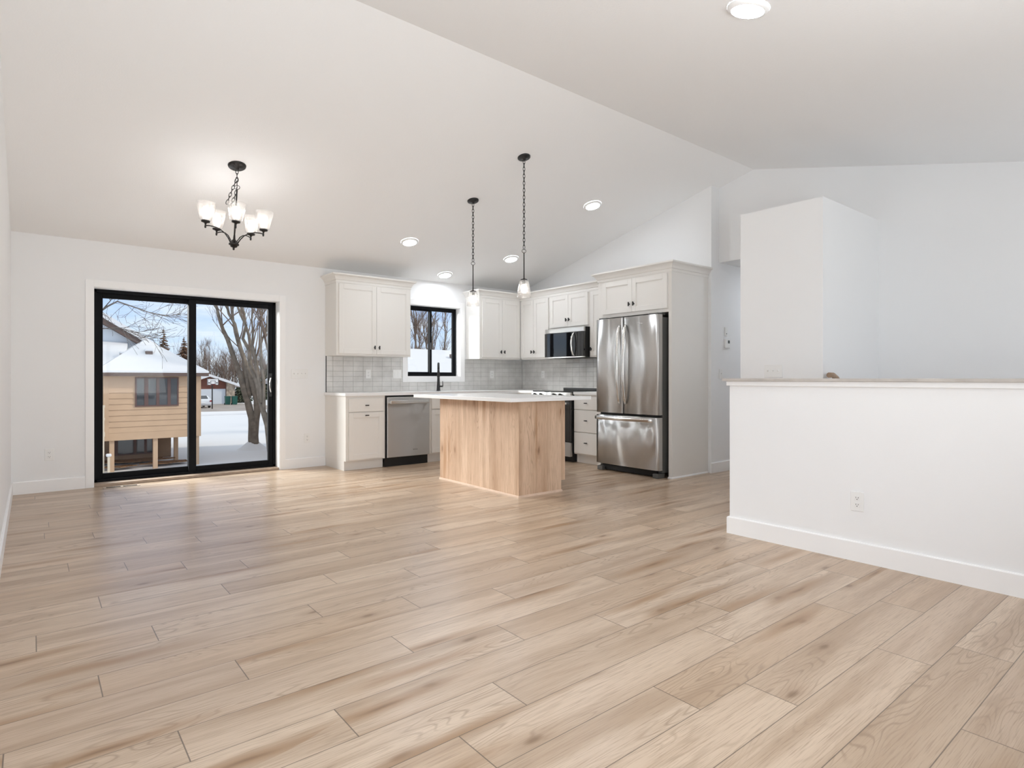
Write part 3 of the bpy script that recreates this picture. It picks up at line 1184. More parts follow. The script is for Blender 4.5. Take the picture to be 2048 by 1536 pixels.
# stair handrail stub behind the half wall
t = thing('handrail', 'brown wooden handrail end peeking over the stair half wall', 'handrail', (0, 0, 0))
mb = MB()
mb.tube([(5.030, 2.120, 1.118), (5.10, 2.120, 1.118), (5.16, 2.120, 1.095), (5.6, 2.120, .80), (6.1, 2.120, .47)], .022, 10)
obj('rail', mb, M['rail'], t)
for x, z in ((5.35, .965), (5.95, .57)):
    mb = MB()
    mb.tube([(x, 2.120, z - .018), (x, 2.140, z - .06), (x, 2.1815, z - .06)], .007, 8)
    obj('bracket', mb, M['black'], t)

# floor register
t = thing('floor_register', 'wood-tone floor register in front of the sliding door', 'floor vent', (.712, 7.120, 0), 0)
mb = MB()
x0, x1, y0, y1 = -.155, .155, -.045, .045
mb.box(x0, y0, .0005, x1, -.028, .0038, .001); mb.box(x0, .028, .0005, x1, y1, .0038, .001)
mb.box(x0, -.028, .0005, x0 + .025, .028, .0038); mb.box(x1 - .025, -.028, .0005, x1, .028, .0038); mb.box(-.012, -.028, .0005, .012, .028, .0038)
obj('grille_frame', mb, M['register'], t)
for (ra, rb_) in ((x0 + .025, -.012), (.012, x1 - .025)):
    mb = MB()
    mb.box(ra, -.028, .0005, rb_, .028, .0042)
    obj('vent_slots', mb, M['ductshade'], t)['label'] = 'vent slots with their shade painted black'  # flat black box stands for the shade inside the duct
    mb = MB()
    nl = 11
    for i in range(1, nl):
        x = ra + (rb_ - ra) * i / nl
        mb.box(x - .0009, -.028, .0042, x + .0009, .028, .0046)
    obj('louvers', mb, M['register'], t)

# ------------------------------------------------------------------ appliances
# dishwasher
t = thing('dishwasher', 'stainless steel dishwasher under the worktop left of the island', 'dishwasher', (3.370, BY, 0), 0)
wD = .618
mb = MB(); mb.box(.004, .0, .114, wD - .004, .57, .872); obj('tub', mb, M['rubber'], t)
mb = MB(); mb.box(.012, -.030, .116, wD - .008, -.0005, .858, .006); dd = obj('door', mb, M['steel_dw'], t)
mb = MB()
hz = .797
mb.box(.040, -.074, hz - .020, wD - .036, -.062, hz + .020, .004)
hd = bmesh.new()
for v in mb.bm.verts:
    k = (v.co.x - wD / 2) / (wD / 2 - .04)
    v.co.y += .016 * (k * k) - .012
mb.bm.edges.ensure_lookup_table()
mb.box(.042, -.064, hz - .014, .062, -.0298, hz + .014, .003)
mb.box(wD - .058, -.064, hz - .014, wD - .038, -.0298, hz + .014, .003)
obj('handle', mb, M['chrome'], dd)
mb = MB()
for i, ww in enumerate((.010, .006, .008, .006, .010)):
    mb.box(wD / 2 + .062 + i * .0125, -.0308, .192, wD / 2 + .062 + i * .0125 + ww, -.0299, .199)
obj('badge', mb, M['gasket'], dd)['label'] = 'tiny dark maker badge'
mb = MB(); mb.box(.004, .028, 0, wD - .004, .045, .114); obj('toe_kick', mb, M['rubber'], t)['label'] = 'black toe kick'

# range
YRL = 6.2355
t = thing('range', 'stainless and black slide-in range between base cabinets behind the island', 'range', (5.440, YRL, 0), R90)
wR = .768
mb = MB(); mb.box(.002, .002, .03, wR - .002, .625, .905); obj('body', mb, M['rubber'], t)
mb = MB(); mb.box(.0, -.012, .906, wR, .628, .921, .003); obj('cooktop', mb, M['blackglass'], t)
mb = MB(); mb.prism([(.003, -.052, .822), (.003, -.030, .904), (.003, .001, .904), (.003, .001, .822)], (wR - .006, 0, 0)); cp = obj('control_panel', mb, M['steel'], t)
for x in (.085, .205, .384, .465, .585, .685)[:0] or (.09, .21, .47, .59):
    mb = MB()
    mb.lathe([(0, .0), (.019, .0), (.021, .006), (.019, .028), (.017, .031), (0, .031)], 16, Matrix.Translation((x, -.041, .866)) @ Matrix.Rotation(math.radians(75), 4, 'X'))
    obj('knob', mb, M['bronze'], cp)['label'] = 'dark burner knob'
mb = MB(); mb.box(.004, -.045, .268, wR - .004, .0015, .812, .004); od = obj('oven_door', mb, M['blackglass'], t)
mb = MB()
mb.tube([(.03, -.10, .765), (wR - .03, -.10, .765)], .013, 10)
for x in (.05, wR - .05):
    mb.box(x - .012, -.10, .750, x + .012, -.0445, .780, .003)
obj('handle', mb, M['chrome'], od)
mb = MB(); mb.box(.004, -.040, .075, wR - .004, .0015, .258, .004); obj('drawer', mb, M['steel'], t)
mb = MB(); mb.box(.02, .03, 0, wR - .02, .60, .03); obj('foot', mb, M['rubber'], t)
mb = MB(); mb.box(-.0, .575, .921, wR, .6275, .953, .004); obj('rear_trim', mb, M['black'], t)

# microwave
t = thing('microwave', 'black glass over-the-range microwave with stainless trim', 'microwave', (5.680, 6.2355, 0), R90)
wM = .7615
mb = MB(); mb.box(0, .004, 1.372, wM, .395, 1.776, .003); obj('body', mb, M['rubber'], t)
mb = MB(); mb.box(.0, -.022, 1.716, wM, .0035, 1.776, .003); obj('top_trim', mb, M['steel_dw'], t)['label'] = 'stainless top strip'
mb = MB(); mb.box(.0, -.030, 1.385, .640, .0035, 1.714, .004); dm = obj('door', mb, M['blackglass'], t)
mb = MB(); mb.box(.210, -.0312, 1.395, .470, -.0295, 1.705); obj('door_window', mb, M['blackglass'], dm)
mb = MB()
mb.tube([(.590, -.028, 1.705), (.585, -.052, 1.68), (.580, -.070, 1.63), (.578, -.078, 1.55), (.580, -.070, 1.465), (.585, -.052, 1.415), (.590, -.028, 1.39)], .0125, 10)
obj('handle', mb, M['chrome'], dm)
mb = MB(); mb.box(.643, -.028, 1.385, wM, .0035, 1.714, .004); obj('control_panel', mb, M['blackglass'], t)
mb = MB(); mb.box(.0, -.026, 1.370, wM, .0035, 1.383, .002); obj('bottom_trim', mb, M['steel_dw'], t)

# refrigerator
t = thing('refrigerator', 'stainless french-door refrigerator with bottom freezer drawer', 'refrigerator', (5.250, 4.893, 0), R90)
wF = .915
mb = MB(); mb.box(.010, .092, .055, wF - .010, .760, 1.760, .004); obj('cabinet_body', mb, M['fridgeside'], t)


def bowed(x0, x1, z0, z1, yb=.078, bow=.012, full=(0, wF), n=20):
    """door slab whose front bows out across the whole width"""
    mb = MB()
    f = []
    r = .012
    xs = [x0 + (x1 - x0) * i / n for i in range(n + 1)]
    prof = []
    for x in xs:
        k = (x - (full[0] + full[1]) / 2) / ((full[1] - full[0]) / 2)
        y = bow * k * k
        dl = min(x - x0, x1 - x)
        if dl < r:
            y += r - math.sqrt(max(0, r * r - (r - dl) ** 2))
        prof.append((x, y))
    pts = prof + [(x1, yb), (x0, yb)]
    a = [mb.bm.verts.new((p[0], p[1], z0)) for p in pts]
    b = [mb.bm.verts.new((p[0], p[1], z1)) for p in pts]
    m_ = len(pts)
    for i in range(m_):
        fc = mb.bm.faces.new([a[i], a[(i + 1) % m_], b[(i + 1) % m_], b[i]])
        fc.smooth = i < n
    mb.bm.faces.new(a[::-1]); mb.bm.faces.new(b)
    return mb


def bar_handle(pts, w, th, wide):
    """flat bowed bar: pts centre line, 'wide' direction"""
    mb = MB()
    wide = Vector(wide)
    rings = []
    for i, p in enumerate(pts):
        p = Vector(p)
        d_ = (Vector(pts[min(i + 1, len(pts) - 1)]) - Vector(pts[max(i - 1, 0)])).normalized()
        nrm = d_.cross(wide).normalized()
        ww = w[i] if isinstance(w, list) else w
        rings.append([mb.bm.verts.new(p + wide * sx * ww / 2 + nrm * sy * th / 2) for sx, sy in ((-1, -.6), (-.7, -1), (.7, -1), (1, -.6), (1, .6), (.7, 1), (-.7, 1), (-1, .6))])
    for i in range(len(rings) - 1):
        for k in range(8):
            mb.bm.faces.new([rings[i][k], rings[i][(k + 1) % 8], rings[i + 1][(k + 1) % 8], rings[i + 1][k]]).smooth = True
    mb.bm.faces.new(rings[0]); mb.bm.faces.new(rings[-1][::-1])
    return mb


xm = .424
for (a, b, hx_, tw) in ((0.0, xm - .002, xm - .044, -1), (xm + .002, wF, xm + .046, 1)):
    dr = obj('door', bowed(a, b, .690, 1.786), M['steel'], t)
    pts = []
    for i in range(17):
        s = i / 16
        k = 2 * s - 1
        pts.append((hx_, .004 - .014 - .052 * (1 - k * k) ** .8, .800 + s * .900))
    obj('handle', bar_handle(pts, [.030 + .014 * (1 - abs(2 * i / 16 - 1)) for i in range(17)], .020, (1, 0, 0)), M['chrome'], dr)
    mb = MB()
    mb.box(a + .008, .0785, .700, b - .008, .0915, 1.776)
    obj('gasket', mb, M['gasket'], dr)
    if tw > 0:
        mb = MB()
        for i, ww in enumerate((.008, .005, .010, .006, .009, .006)):
            mb.box(.640 + i * .0115, -.0012, 1.693, .640 + i * .0115 + ww, .006, 1.703)
        obj('badge', mb, M['chrome'], dr)['label'] = 'small bright maker badge'
fd = obj('freezer_drawer', bowed(0, wF, .088, .660), M['steel'], t)
pts = []
for i in range(17):
    s = i / 16
    k = 2 * s - 1
    pts.append((.012 + s * .84, .006 - .014 - .050 * (1 - k * k) ** .8, .628))
obj('handle', bar_handle(pts, .040, .020, (0, 0, 1)), M['chrome'], fd)
mb = MB(); mb.box(.008, .0785, .098, wF - .008, .0915, .655); obj('gasket', mb, M['gasket'], fd)
mb = MB(); mb.box(.02, .0785, .664, wF - .02, .0915, .688); obj('center_gap', mb, M['gasket'], t)
mb = MB(); mb.box(.06, .070, .012, wF - .06, .085, .080); obj('kick_grille', mb, M['rubber'], t)
for x in (.012, wF - .090):
    mb = MB(); mb.box(x, .020, .0, x + .078, .140, .052, .008); obj('foot', mb, M['fridgeside'], t)
for x in (.03, wF - .15):
    mb = MB(); mb.box(x, .03, 1.7865, x + .12, .17, 1.806, .006); obj('hinge_cover', mb, M['fridgeside'], t)

# faucet
t = thing('faucet', 'matte black pull-down faucet on the worktop below the sink window', 'faucet', (4.428, 7.095, .9147), math.radians(-32))
mb = MB()
mb.lathe([(0, 0), (.030, 0), (.030, .006), (.026, .012), (.020, .10), (.0165, .20), (.0165, .25)], 20)
pts = [(0, 0, .24)]
for i in range(13):
    a = PI * i / 12
    pts.append((.0, -.085 + .085 * math.cos(a), .295 + .085 * math.sin(a)))
mb.tube(pts, .0155, 12)
obj('spout', mb, M['black'], t)
mb = MB()
mb.tube([(0, -.170, .300), (0, -.172, .25), (0, -.174, .19)], [.015, .019, .020], 14)
obj('spray_head', mb, M['black'], t)
mb = MB()
mb.tube([(.014, 0, .062), (.062, 0, .064)], .010, 12)
mb.tube([(.060, 0, .062), (.060, .0, .10), (.056, -.002, .135)], [.006, .005, .004], 8)
obj('lever', mb, M['black'], t)


# ------------------------------------------------------------------ island
def board_mesh(mb_faces, uvdir):
    pass


def island():
    rnd = random.Random(5)
    X0, X1, Y0, Y1 = 3.455, 4.040, 4.165, 5.505
    t = thing('kitchen_island', 'knotty oak kitchen island standing in the middle of the kitchen', 'kitchen island', (X0, Y0, 0))
    bm = bmesh.new()
    uvl = bm.loops.layers.uv.new('UVMap')
    pid = bm.faces.layers.float.new('pid')

    def face(p, q, z0, z1, W):
        """vertical veneer boards from p to q (plan), outside on the right of travel"""
        p = Vector(p); q = Vector(q)
        L = (q - p).length
        n = max(1, round(L / W))
        ws = [rnd.uniform(.7, 1.3) for _ in range(n)]
        s = sum(ws)
        a = 0
        for w_ in ws:
            b = a + w_ / s * L
            P, Q = p.lerp(q, a / L), p.lerp(q, b / L)
            vs = [bm.verts.new(c) for c in ((P.x, P.y, z0), (Q.x, Q.y, z0), (Q.x, Q.y, z1), (P.x, P.y, z1))]
            f = bm.faces.new(vs)
            f[pid] = rnd.random()
            uu = [(z0, 0), (z0, b - a), (z1, b - a), (z1, 0)]
            for lp, c in zip(f.loops, uu):
                lp[uvl].uv = c
            a = b

    w, dp = X1 - X0, Y1 - Y0
    face((0, dp), (0, 0), 0, .8795, .165)
    # side panel facing the living room, notched for the toe kick
    face((0, 0), (w - .05, 0), 0, .8795, .125)
    face((w - .05, 0), (w, 0), .105, .8795, .06)
    face((w - .05, 0), (w - .05, dp), 0, .105, .3)
    face((w, 0), (w, dp), .105, .8795, .3)
    face((w, dp), (0, dp), .0, .8795, .2)
    vs = [bm.verts.new(c) for c in ((0, 0, .8795), (w, 0, .8795), (w, dp, .8795), (0, dp, .8795))]
    bm.faces.new(vs)
    vs = [bm.verts.new(c) for c in ((w - .05, 0, .105), (w - .05, dp, .105), (w, dp, .105), (w, 0, .105))]
    bm.faces.new(vs)
    me = bpy.data.meshes.new('cabinet_body')
    bm.to_mesh(me)
    bm.free()
    me.materials.append(M['island'])
    o = bpy.data.objects.new('cabinet_body', me)
    C.objects.link(o)
    o.parent = t
    mb = MB()
    mb.sweep([(0, dp), (0, 0), (w - .045, 0)], [(0, 0), (.012, 0), (.011, .012), (.005, .018), (0, .018)])
    obj('shoe_molding', mb, M['shoe'], t)
    # doors on the kitchen side
    for i in range(3):
        a = .02 + i * (dp - .04) / 3
        b = a + (dp - .04) / 3 - .004
        mb = MB()
        mb.box(w + .0005, a, .12, w + .020, b, .866, .003)
        dr = obj('door', mb, M['shoe'], t)
        mb = MB()
        mb.box(w + .0202, b - .06, .76, w + .045, b - .048, .81, .002)
        obj('knob', mb, M['black'], dr)


M['shoe'] = mat('oak_molding', (0.70, 0.53, 0.41), 0.45, var=0.08, vscale=12)
island()
mb = MB()
mb.box(3.270, 4.050, .8800, 4.288, 5.755, .9145, .0035)
tag(obj('countertop', mb, M['quartz']), 'white quartz island top overhanging the oak island', 'countertop')


# ------------------------------------------------------------------ lights
def ceil_frame(x, y):
    """matrix putting local -z away from the ceiling at x,y"""
    s = -SB if y >= YR else SF
    ang = math.atan(s)
    return Matrix.Translation((x, y, zc(y))) @ Matrix.Rotation(ang, 4, 'X')


def disc_light():
    t = thing('ceiling_light', '', 'ceiling light', (0, 0, 0), 0, 'round flush ceiling lights')
    mb = MB()
    mb.lathe([(.080, -.020), (.096, -.016), (.102, -.004), (.102, -.0005)], 36)
    obj('trim_ring', mb, M['trim'], t)
    mb = MB()
    mb.lathe([(0, -.0185), (.080, -.0185), (.082, -.010)], 36)
    obj('diffuser', mb, M['lens'], t)
    return t


dl = None
for (x, y, lab) in ((2.798, 1.567, 'round lit ceiling light nearest the viewer, on the near slope'),
                    (5.030, 4.731, 'round lit ceiling light high up right of the island pendants'),
                    (3.492, 6.240, 'round lit ceiling light left of the island pendants, above the left wall cabinet'),
                    (4.464, 6.983, 'round lit ceiling light low over the sink window'),
                    (5.050, 6.251, 'round lit ceiling light between the two island pendants'),
                    (0.800, 1.567, 'added unseen round ceiling light above the left of the living room'),  # out of view, added to brighten the living room
                ):
    if dl is None:
        dl = disc_light()
        o = dl
    else:
        o = dup(dl, (0, 0, 0))
    o.matrix_world = ceil_frame(x, y)
    o['label'] = lab


hl = dup(dl, (0, 0, 0))
hl.matrix_world = Matrix.Translation((7.25, 3.385, 2.44))
hl['label'] = 'added unseen round ceiling light in the hall'  # hidden lamp added to lift the light around the hall


def chain(mb, pts, link_l=.044, r=.0029, wdt=.020):
    """links along a polyline"""
    P = [Vector(p) for p in pts]
    segs = []
    tot = 0
    for a, b in zip(P, P[1:]):
        segs.append((a, b, tot)); tot += (b - a).length
    n = max(1, int(round(tot / (link_l * .76))))

    def at(s):
        for a, b, t0 in segs:
            l = (b - a).length
            if s <= t0 + l or (a, b, t0) == segs[-1]:
                return a.lerp(b, (s - t0) / l), (b - a).normalized()
    for i in range(n):
        c, d_ = at((i + .5) / n * tot)
        side = d_.cross(Vector((0.3, 0.95, 0.1))).normalized()
        if i % 2:
            side = d_.cross(side).normalized()
        ring = []
        for k in range(12):
            a = 2 * PI * k / 12
            ring.append(c + d_ * math.cos(a) * link_l / 2 + side * math.sin(a) * wdt / 2)
        mb.tube(ring, r, 5, closed=True)


def bell_shade(r0, r1, h, mtx=None):
    """glass cup: narrow end r0 at z=0, wide r1 at z=h"""
    mb = MB()
    pr = [(r0 * .25, 0), (r0 * .85, 0.001), (r0, .006), (r0 + (r1 - r0) * .45, h * .38), (r1 * .985, h * .86), (r1, h)]
    inner = [(r - .0025, z + (.0025 if z < .01 else 0)) for r, z in pr][::-1]
    mb.lathe(pr + [(r1 - .0012, h + .0015)] + inner, 28, mtx)
    return mb


def bulb(mtx=None):
    mb = MB()
    mb.lathe([(.010, .0), (.012, .012), (.022, .035), (.029, .055), (.027, .074), (.016, .088), (0, .092)], 18, mtx)
    return mb


def pendant(label, x, y, z_ring, z_rod, z_shade):
    zt = zc(y)
    t = thing('pendant_light', label, 'pendant light', (x, y, z_shade), 0, 'island pendants')
    cz = zt - z_shade
    mb = MB()
    mb.lathe([(0, -.034), (.012, -.034), (.014, -.020), (.050, -.016), (.060, -.010), (.062, -.0005), (0, -.0005)], 28, Matrix.Translation((0, 0, cz)) @ Matrix.Rotation(math.atan(-SB), 4, 'X'))
    obj('canopy', mb, M['black'], t)
    mb = MB()
    chain(mb, [(0, 0, cz - .030), (0, 0, z_ring - z_shade + .020)])
    obj('chain', mb, M['black'], t)
    mb = MB()
    zz = z_ring - z_shade
    mb.tube([(.017 * math.cos(2 * PI * k / 20), -.010 * math.cos(2 * PI * k / 20), zz + .017 * math.sin(2 * PI * k / 20)) for k in range(20)], .0024, 6, closed=True)
    mb.tube([(0, 0, zz - .016), (0, 0, z_rod - z_shade)], .0055, 10)
    h = z_rod - z_shade
    mb.lathe([(0, h - .014), (.034, h - .014), (.036, h - .004), (.030, h + .002), (.012, h + .006), (.006, h + .014), (0, h + .014)], 20)
    obj('rod', mb, M['black'], t)
    mb = MB(); mb.lathe([(.014, h - .05), (.018, h - .046), (.018, h - .013), (0, h - .013)], 16); obj('socket', mb, M['bronze'], t)
    Fl = Matrix.Translation((0, 0, h - .006)) @ Matrix.Rotation(PI, 4, 'X')
    obj('glass_shade', bell_shade(.044, .068, h - .006, Fl), M['seeded'], t)
    obj('bulb', bulb(Matrix.Translation((0, 0, h - .036)) @ Matrix.Rotation(PI, 4, 'X')), M['bulb'], t)


pendant('island pendant lamp with clear glass shade hanging over the far end of the island', 3.652, 5.163, 2.312, 2.018, 1.862)
pendant('island pendant lamp with clear glass shade hanging nearer, on the longer chain', 3.639, 4.308, 2.300, 2.030, 1.862)


def chandelier():
    x, y = 1.372, 5.433
    zt = zc(y)
    t = thing('chandelier', 'five-arm black chandelier with clear glass shades hanging left of the kitchen', 'chandelier', (x, y, 2.205))
    z0 = 2.205
    mb = MB()
    mb.lathe([(0, -.040), (.012, -.040), (.015, -.022), (.060, -.020), (.070, -.012), (.073, -.0005), (0, -.0005)], 30,
             Matrix.Translation((0, 0, zt - z0)) @ Matrix.Rotation(math.atan(-SB), 4, 'X'))
    obj('canopy', mb, M['bronze'], t)
    mb = MB()
    chain(mb, [(0, 0, zt - z0 - .038), (0, 0, 2.742 - z0)])
    obj('chain', mb, M['black'], t)
    mb = MB()
    chain(mb, [(0, 0, 2.80 - z0), (-.025, .02, 2.73 - z0), (-.065, .05, 2.60 - z0), (-.05, .035, 2.55 - z0), (-.012, .006, 2.66 - z0), (.0, 0, 2.73 - z0)])
    obj('spare_chain', mb, M['black'], t)
    # body hangs slightly crooked
    body = Matrix.Translation((0, 0, 2.735 - z0)) @ Matrix.Rotation(math.radians(3.2), 4, Vector((math.sin(math.radians(39)), math.cos(math.radians(39)), 0))) @ Matrix.Translation((0, 0, -(2.735 - z0)))
    body = body @ Matrix.Translation((.008, .03, 0))

    def tr(mb):
        mb.bm.transform(body)
        return mb
    mb = MB()
    zr = 2.735 - z0
    mb.tube([(.018 * math.cos(2 * PI * k / 20), -.012 * math.cos(2 * PI * k / 20), zr + .018 * math.sin(2 * PI * k / 20)) for k in range(20)], .0026, 6, closed=True)
    mb.tube([(0, 0, zr - .017), (0, 0, .09)], .0065, 10)
    mb.lathe([(0, -.012), (.006, -.010), (.009, .0), (.007, .008), (.026, .016), (.030, .028), (.041, .032), (.041, .044), (.034, .048), (.030, .068), (.012, .078), (.008, .12), (0, .12)], 24)
    obj('stem', tr(mb), M['bronze'], t)
    R = .235
    for i in range(5):
        a = math.radians(258 + 72 * i)
        c, s = math.cos(a), math.sin(a)
        mb = MB()
        pts = [(r * c, r * s, z) for r, z in ((.030, .050), (.050, .085), (.080, .120), (.120, .145), (.165, .156), (.205, .155), (R, .150))]
        mb.tube(pts, .0048, 8)
        T_ = Matrix.Translation((R * c, R * s, .148))
        mb.lathe([(0, -.020), (.006, -.018), (.008, -.006), (.006, .010), (.010, .022), (.034, .030), (.035, .042), (0, .042)], 18, T_)
        ar = obj('arm', tr(mb), M['bronze'], t)
        mb = bell_shade(.047, .074, .150, T_ @ Matrix.Translation((0, 0, .043)))
        obj('glass_shade', tr(mb), M['seeded'], ar)
        mb = MB(); mb.lathe([(.016, .0425), (.017, .075), (0, .075)], 14, T_); obj('socket', tr(mb), M['plate'], ar)
        obj('bulb', tr(bulb(T_ @ Matrix.Translation((0, 0, .072)))), M['bulb'], ar)


chandelier()
# ------------------------------------------------------------------ outdoors
GZ = -2.3
M['snow'] = mat('snow', (0.77, 0.775, 0.785), 0.85, spec=0.2, bump=0.3, bscale=4)
M['asphalt'] = mat('wet_driveway', (0.36, 0.31, 0.27), 0.8, var=0.15, vscale=.6)
M['siding'] = mat('tan_siding', (0.56, 0.385, 0.25), 0.8, var=0.05, vscale=2)
M['sidingdark'] = mat('brown_siding', (0.30, 0.20, 0.13), 0.85, var=0.08, vscale=2)
M['fascia'] = mat('brown_fascia', (0.13, 0.085, 0.07), 0.7)
M['winframe'] = mat('brown_window_frame', (0.12, 0.065, 0.055), 0.6)
M['darkglass'] = mat('house_window_glass', (0.05, 0.055, 0.06), 0.05, spec=0.9)
M['cream'] = mat('cream_wood', (0.66, 0.57, 0.44), 0.7)
M['leaf'] = mat('leaf_litter', (0.22, 0.115, 0.05), 0.95, var=0.4, vscale=9)
M['bark'] = mat('grey_bark', (0.20, 0.165, 0.13), 0.95, bump=0.6, bscale=14, var=0.3, vscale=5)
M['barkdark'] = mat('dark_bark', (0.085, 0.075, 0.07), 0.95)
M['twig'] = mat('brown_twigs', (0.21, 0.15, 0.115), 0.95)
M['needles'] = mat('spruce_needles', (0.055, 0.065, 0.035), 0.95, var=0.35, vscale=3)
M['needlesb'] = mat('brown_spruce_needles', (0.14, 0.075, 0.04), 0.95, var=0.35, vscale=3)
M['brick'] = mat('red_brown_siding', (0.20, 0.075, 0.05), 0.9, var=0.1, vscale=2)
M['doorwhite'] = mat('garage_door_white', (0.68, 0.72, 0.76), 0.6)
M['stone'] = mat('field_stone', (0.42, 0.34, 0.26), 0.9, var=0.45, vscale=3)
M['carpaint'] = mat('white_car_paint', (0.74, 0.76, 0.78), 0.25)
M['taillight'] = mat('red_lens', (0.35, 0.02, 0.02), 0.3)
M['bin'] = mat('green_plastic', (0.012, 0.10, 0.075), 0.5)

mb = MB()
n = 44
rg = random.Random(4)
gv = {}
for i in range(n + 1):
    for j in range(n + 1):
        a, b = (i / n * 2 - 1), (j / n * 2 - 1)
        x = 12 + 130 * a * abs(a)
        y = 32 + 150 * b * abs(b)
        z = GZ - .02 + .07 * math.sin(x * .55 + 1.3 * math.sin(y * .31)) * math.sin(y * .43 + .7) - .03
        gv[i, j] = mb.bm.verts.new((x, y, z))
for i in range(n):
    for j in range(n):
        f = mb.bm.faces.new([gv[i, j], gv[i + 1, j], gv[i + 1, j + 1], gv[i, j + 1]])
        f.smooth = True
struct('ground', mb, M['snow'], 'snow covered yard')
mb = MB()
mb.prism([(13.9, 83.0, GZ + .02), (21.6, 83.0, GZ + .02), (22.5, 74, GZ + .02), (17.5, 60.5, GZ + .02), (10.0, 60.5, GZ + .02), (13.0, 72, GZ + .02)], (0, 0, .03))
struct('driveway', mb, M['asphalt'], 'wet bare driveway')
# ploughed snow bank in front of the drive
mb = MB()
mb.tube([(6, 59.2, GZ), (10, 59.2, GZ + .02), (15, 59.6, GZ), (22, 59, GZ + .03), (30, 59.5, GZ)], [.2, .34, .28, .36, .3], 8)
struct('snow_bank', mb, M['snow'], 'low ploughed snow bank along the drive')


def lapwall(mb, p0, p1, z0, z1, course=.21, th=.034):
    """lapped boards on a straight wall from p0 to p1 (outside on the right of travel)"""
    p0 = Vector((*p0, 0)); p1 = Vector((*p1, 0))
    d_ = (p1 - p0).normalized()
    nr = Vector((d_.y, -d_.x, 0))
    z = z0
    while z < z1 - .01:
        zt = min(z + course, z1)
        pts = [p0 + Vector((0, 0, z)), p0 + nr * th + Vector((0, 0, z)), p0 + nr * (th * .25) + Vector((0, 0, zt)), p0 + Vector((0, 0, zt))]
        mb.prism(pts, p1 - p0)
        z = zt


def house_window(parent, x0, x1, z0, z1, y, cuts, name='window', dark=None):
    """window in a wall facing -y"""
    mb = MB()
    f = .05
    mb.box(x0, y - .06, z0, x1, y - .021, z0 + f)
    mb.box(x0, y - .06, z1 - f, x1, y - .021, z1)
    for a, b in cuts:
        mb.box(a, y - .06, z0 + f, b, y - .021, z1 - f)
    o = obj(name, mb, M['winframe'], parent)
    g = MB()
    g.box(x0 + .01, y - .04, z0 + .02, x1 - .01, y - .0215, z1 - .02)
    obj('pane', g, M['darkglass'], o)
    return o


# tan neighbour with a bay on posts -------------------------------------
t = thing('neighbor_house', 'tan sided house on posts with snowy hip roof beyond the sliding door', 'house', (0, 0, 0))
bx0, bx1, by, bz0, bz1 = 2.06, 5.20, 26.0, -1.20, 1.16
mb = MB()
mb.box(bx0, by, bz0, bx1, 29.6, bz1)
lapwall(mb, (bx0 + .14, by), (bx1 - .14, by), bz0 + .28, bz1)
lapwall(mb, (bx1, by + .14), (bx1, 29.6), bz0 + .28, bz1)
lapwall(mb, (bx0, 29.6), (bx0, by + .14), bz0 + .28, bz1)
obj('siding_wall', mb, M['siding'], t)
mb = MB(); mb.box(bx0 - .025, by - .03, bz0, bx0 + .14, by + .14, bz1 - .001); obj('corner_board', mb, M['siding'], t)
mb = MB(); mb.box(bx1 - .14, by - .03, bz0, bx1 + .025, by + .14, bz1 - .001); obj('corner_board', mb, M['siding'], t)
mb = MB(); mb.box(bx0 + .141, by - .028, bz0, bx1 - .141, by - .001, bz0 + .279); obj('skirt_board', mb, M['siding'], t)
house_window(t, 3.01, 4.44, .02, 1.12, by, [(3.01, 3.06), (3.30, 3.43), (3.69, 3.79), (4.06, 4.17), (4.39, 4.44)])
for px, py in ((2.30, 26.05), (3.68, 26.05), (5.10, 26.05), (4.75, 28.3)):
    mb = MB(); mb.box(px - .075, py, GZ - .1, px + .075, py + .15, bz0); obj('post', mb, M['siding'], t)
# eaves, fascia and hip roof
ex0, ex1, ey = 1.78, 5.45, 25.70
mb = MB(); mb.box(ex0, ey, 1.161, ex1, 36, 1.29); obj('fascia', mb, M['fascia'], t)
pk = (3.615, 28.0, 2.66)
bk = (3.615, 36.0, 2.66)
e = 1.291
mb = MB()
lift = .13
A = [(ex0, ey, e), (ex1, ey, e), (ex1, 36, e), (ex0, 36, e)]
mb.poly(A[::-1])
B = [(p[0], p[1], p[2] + .07) for p in A]
for i in range(4):
    mb.poly([A[i], A[(i + 1) % 4], B[(i + 1) % 4], B[i]])
mb.poly([B[0], B[1], pk]); mb.poly([B[1], B[2], bk, pk]); mb.poly([B[3], B[0], pk, bk]); mb.poly([B[2], B[3], bk])
obj('snowy_roof', mb, M['snow'], t)
for (vx, vy, vz) in ((3.58, 26.9, 2.00), (2.80, 27.35, 1.90)):
    mb = MB()
    mb.box(vx - .12, vy - .05, vz - .10, vx + .12, vy + .25, vz + .13)
    o = obj('roof_vent', mb, M['fascia'], t)
    mb = MB(); mb.box(vx - .14, vy - .04, vz + .131, vx + .14, vy + .27, vz + .22, .03); obj('vent_snow', mb, M['snow'], o)
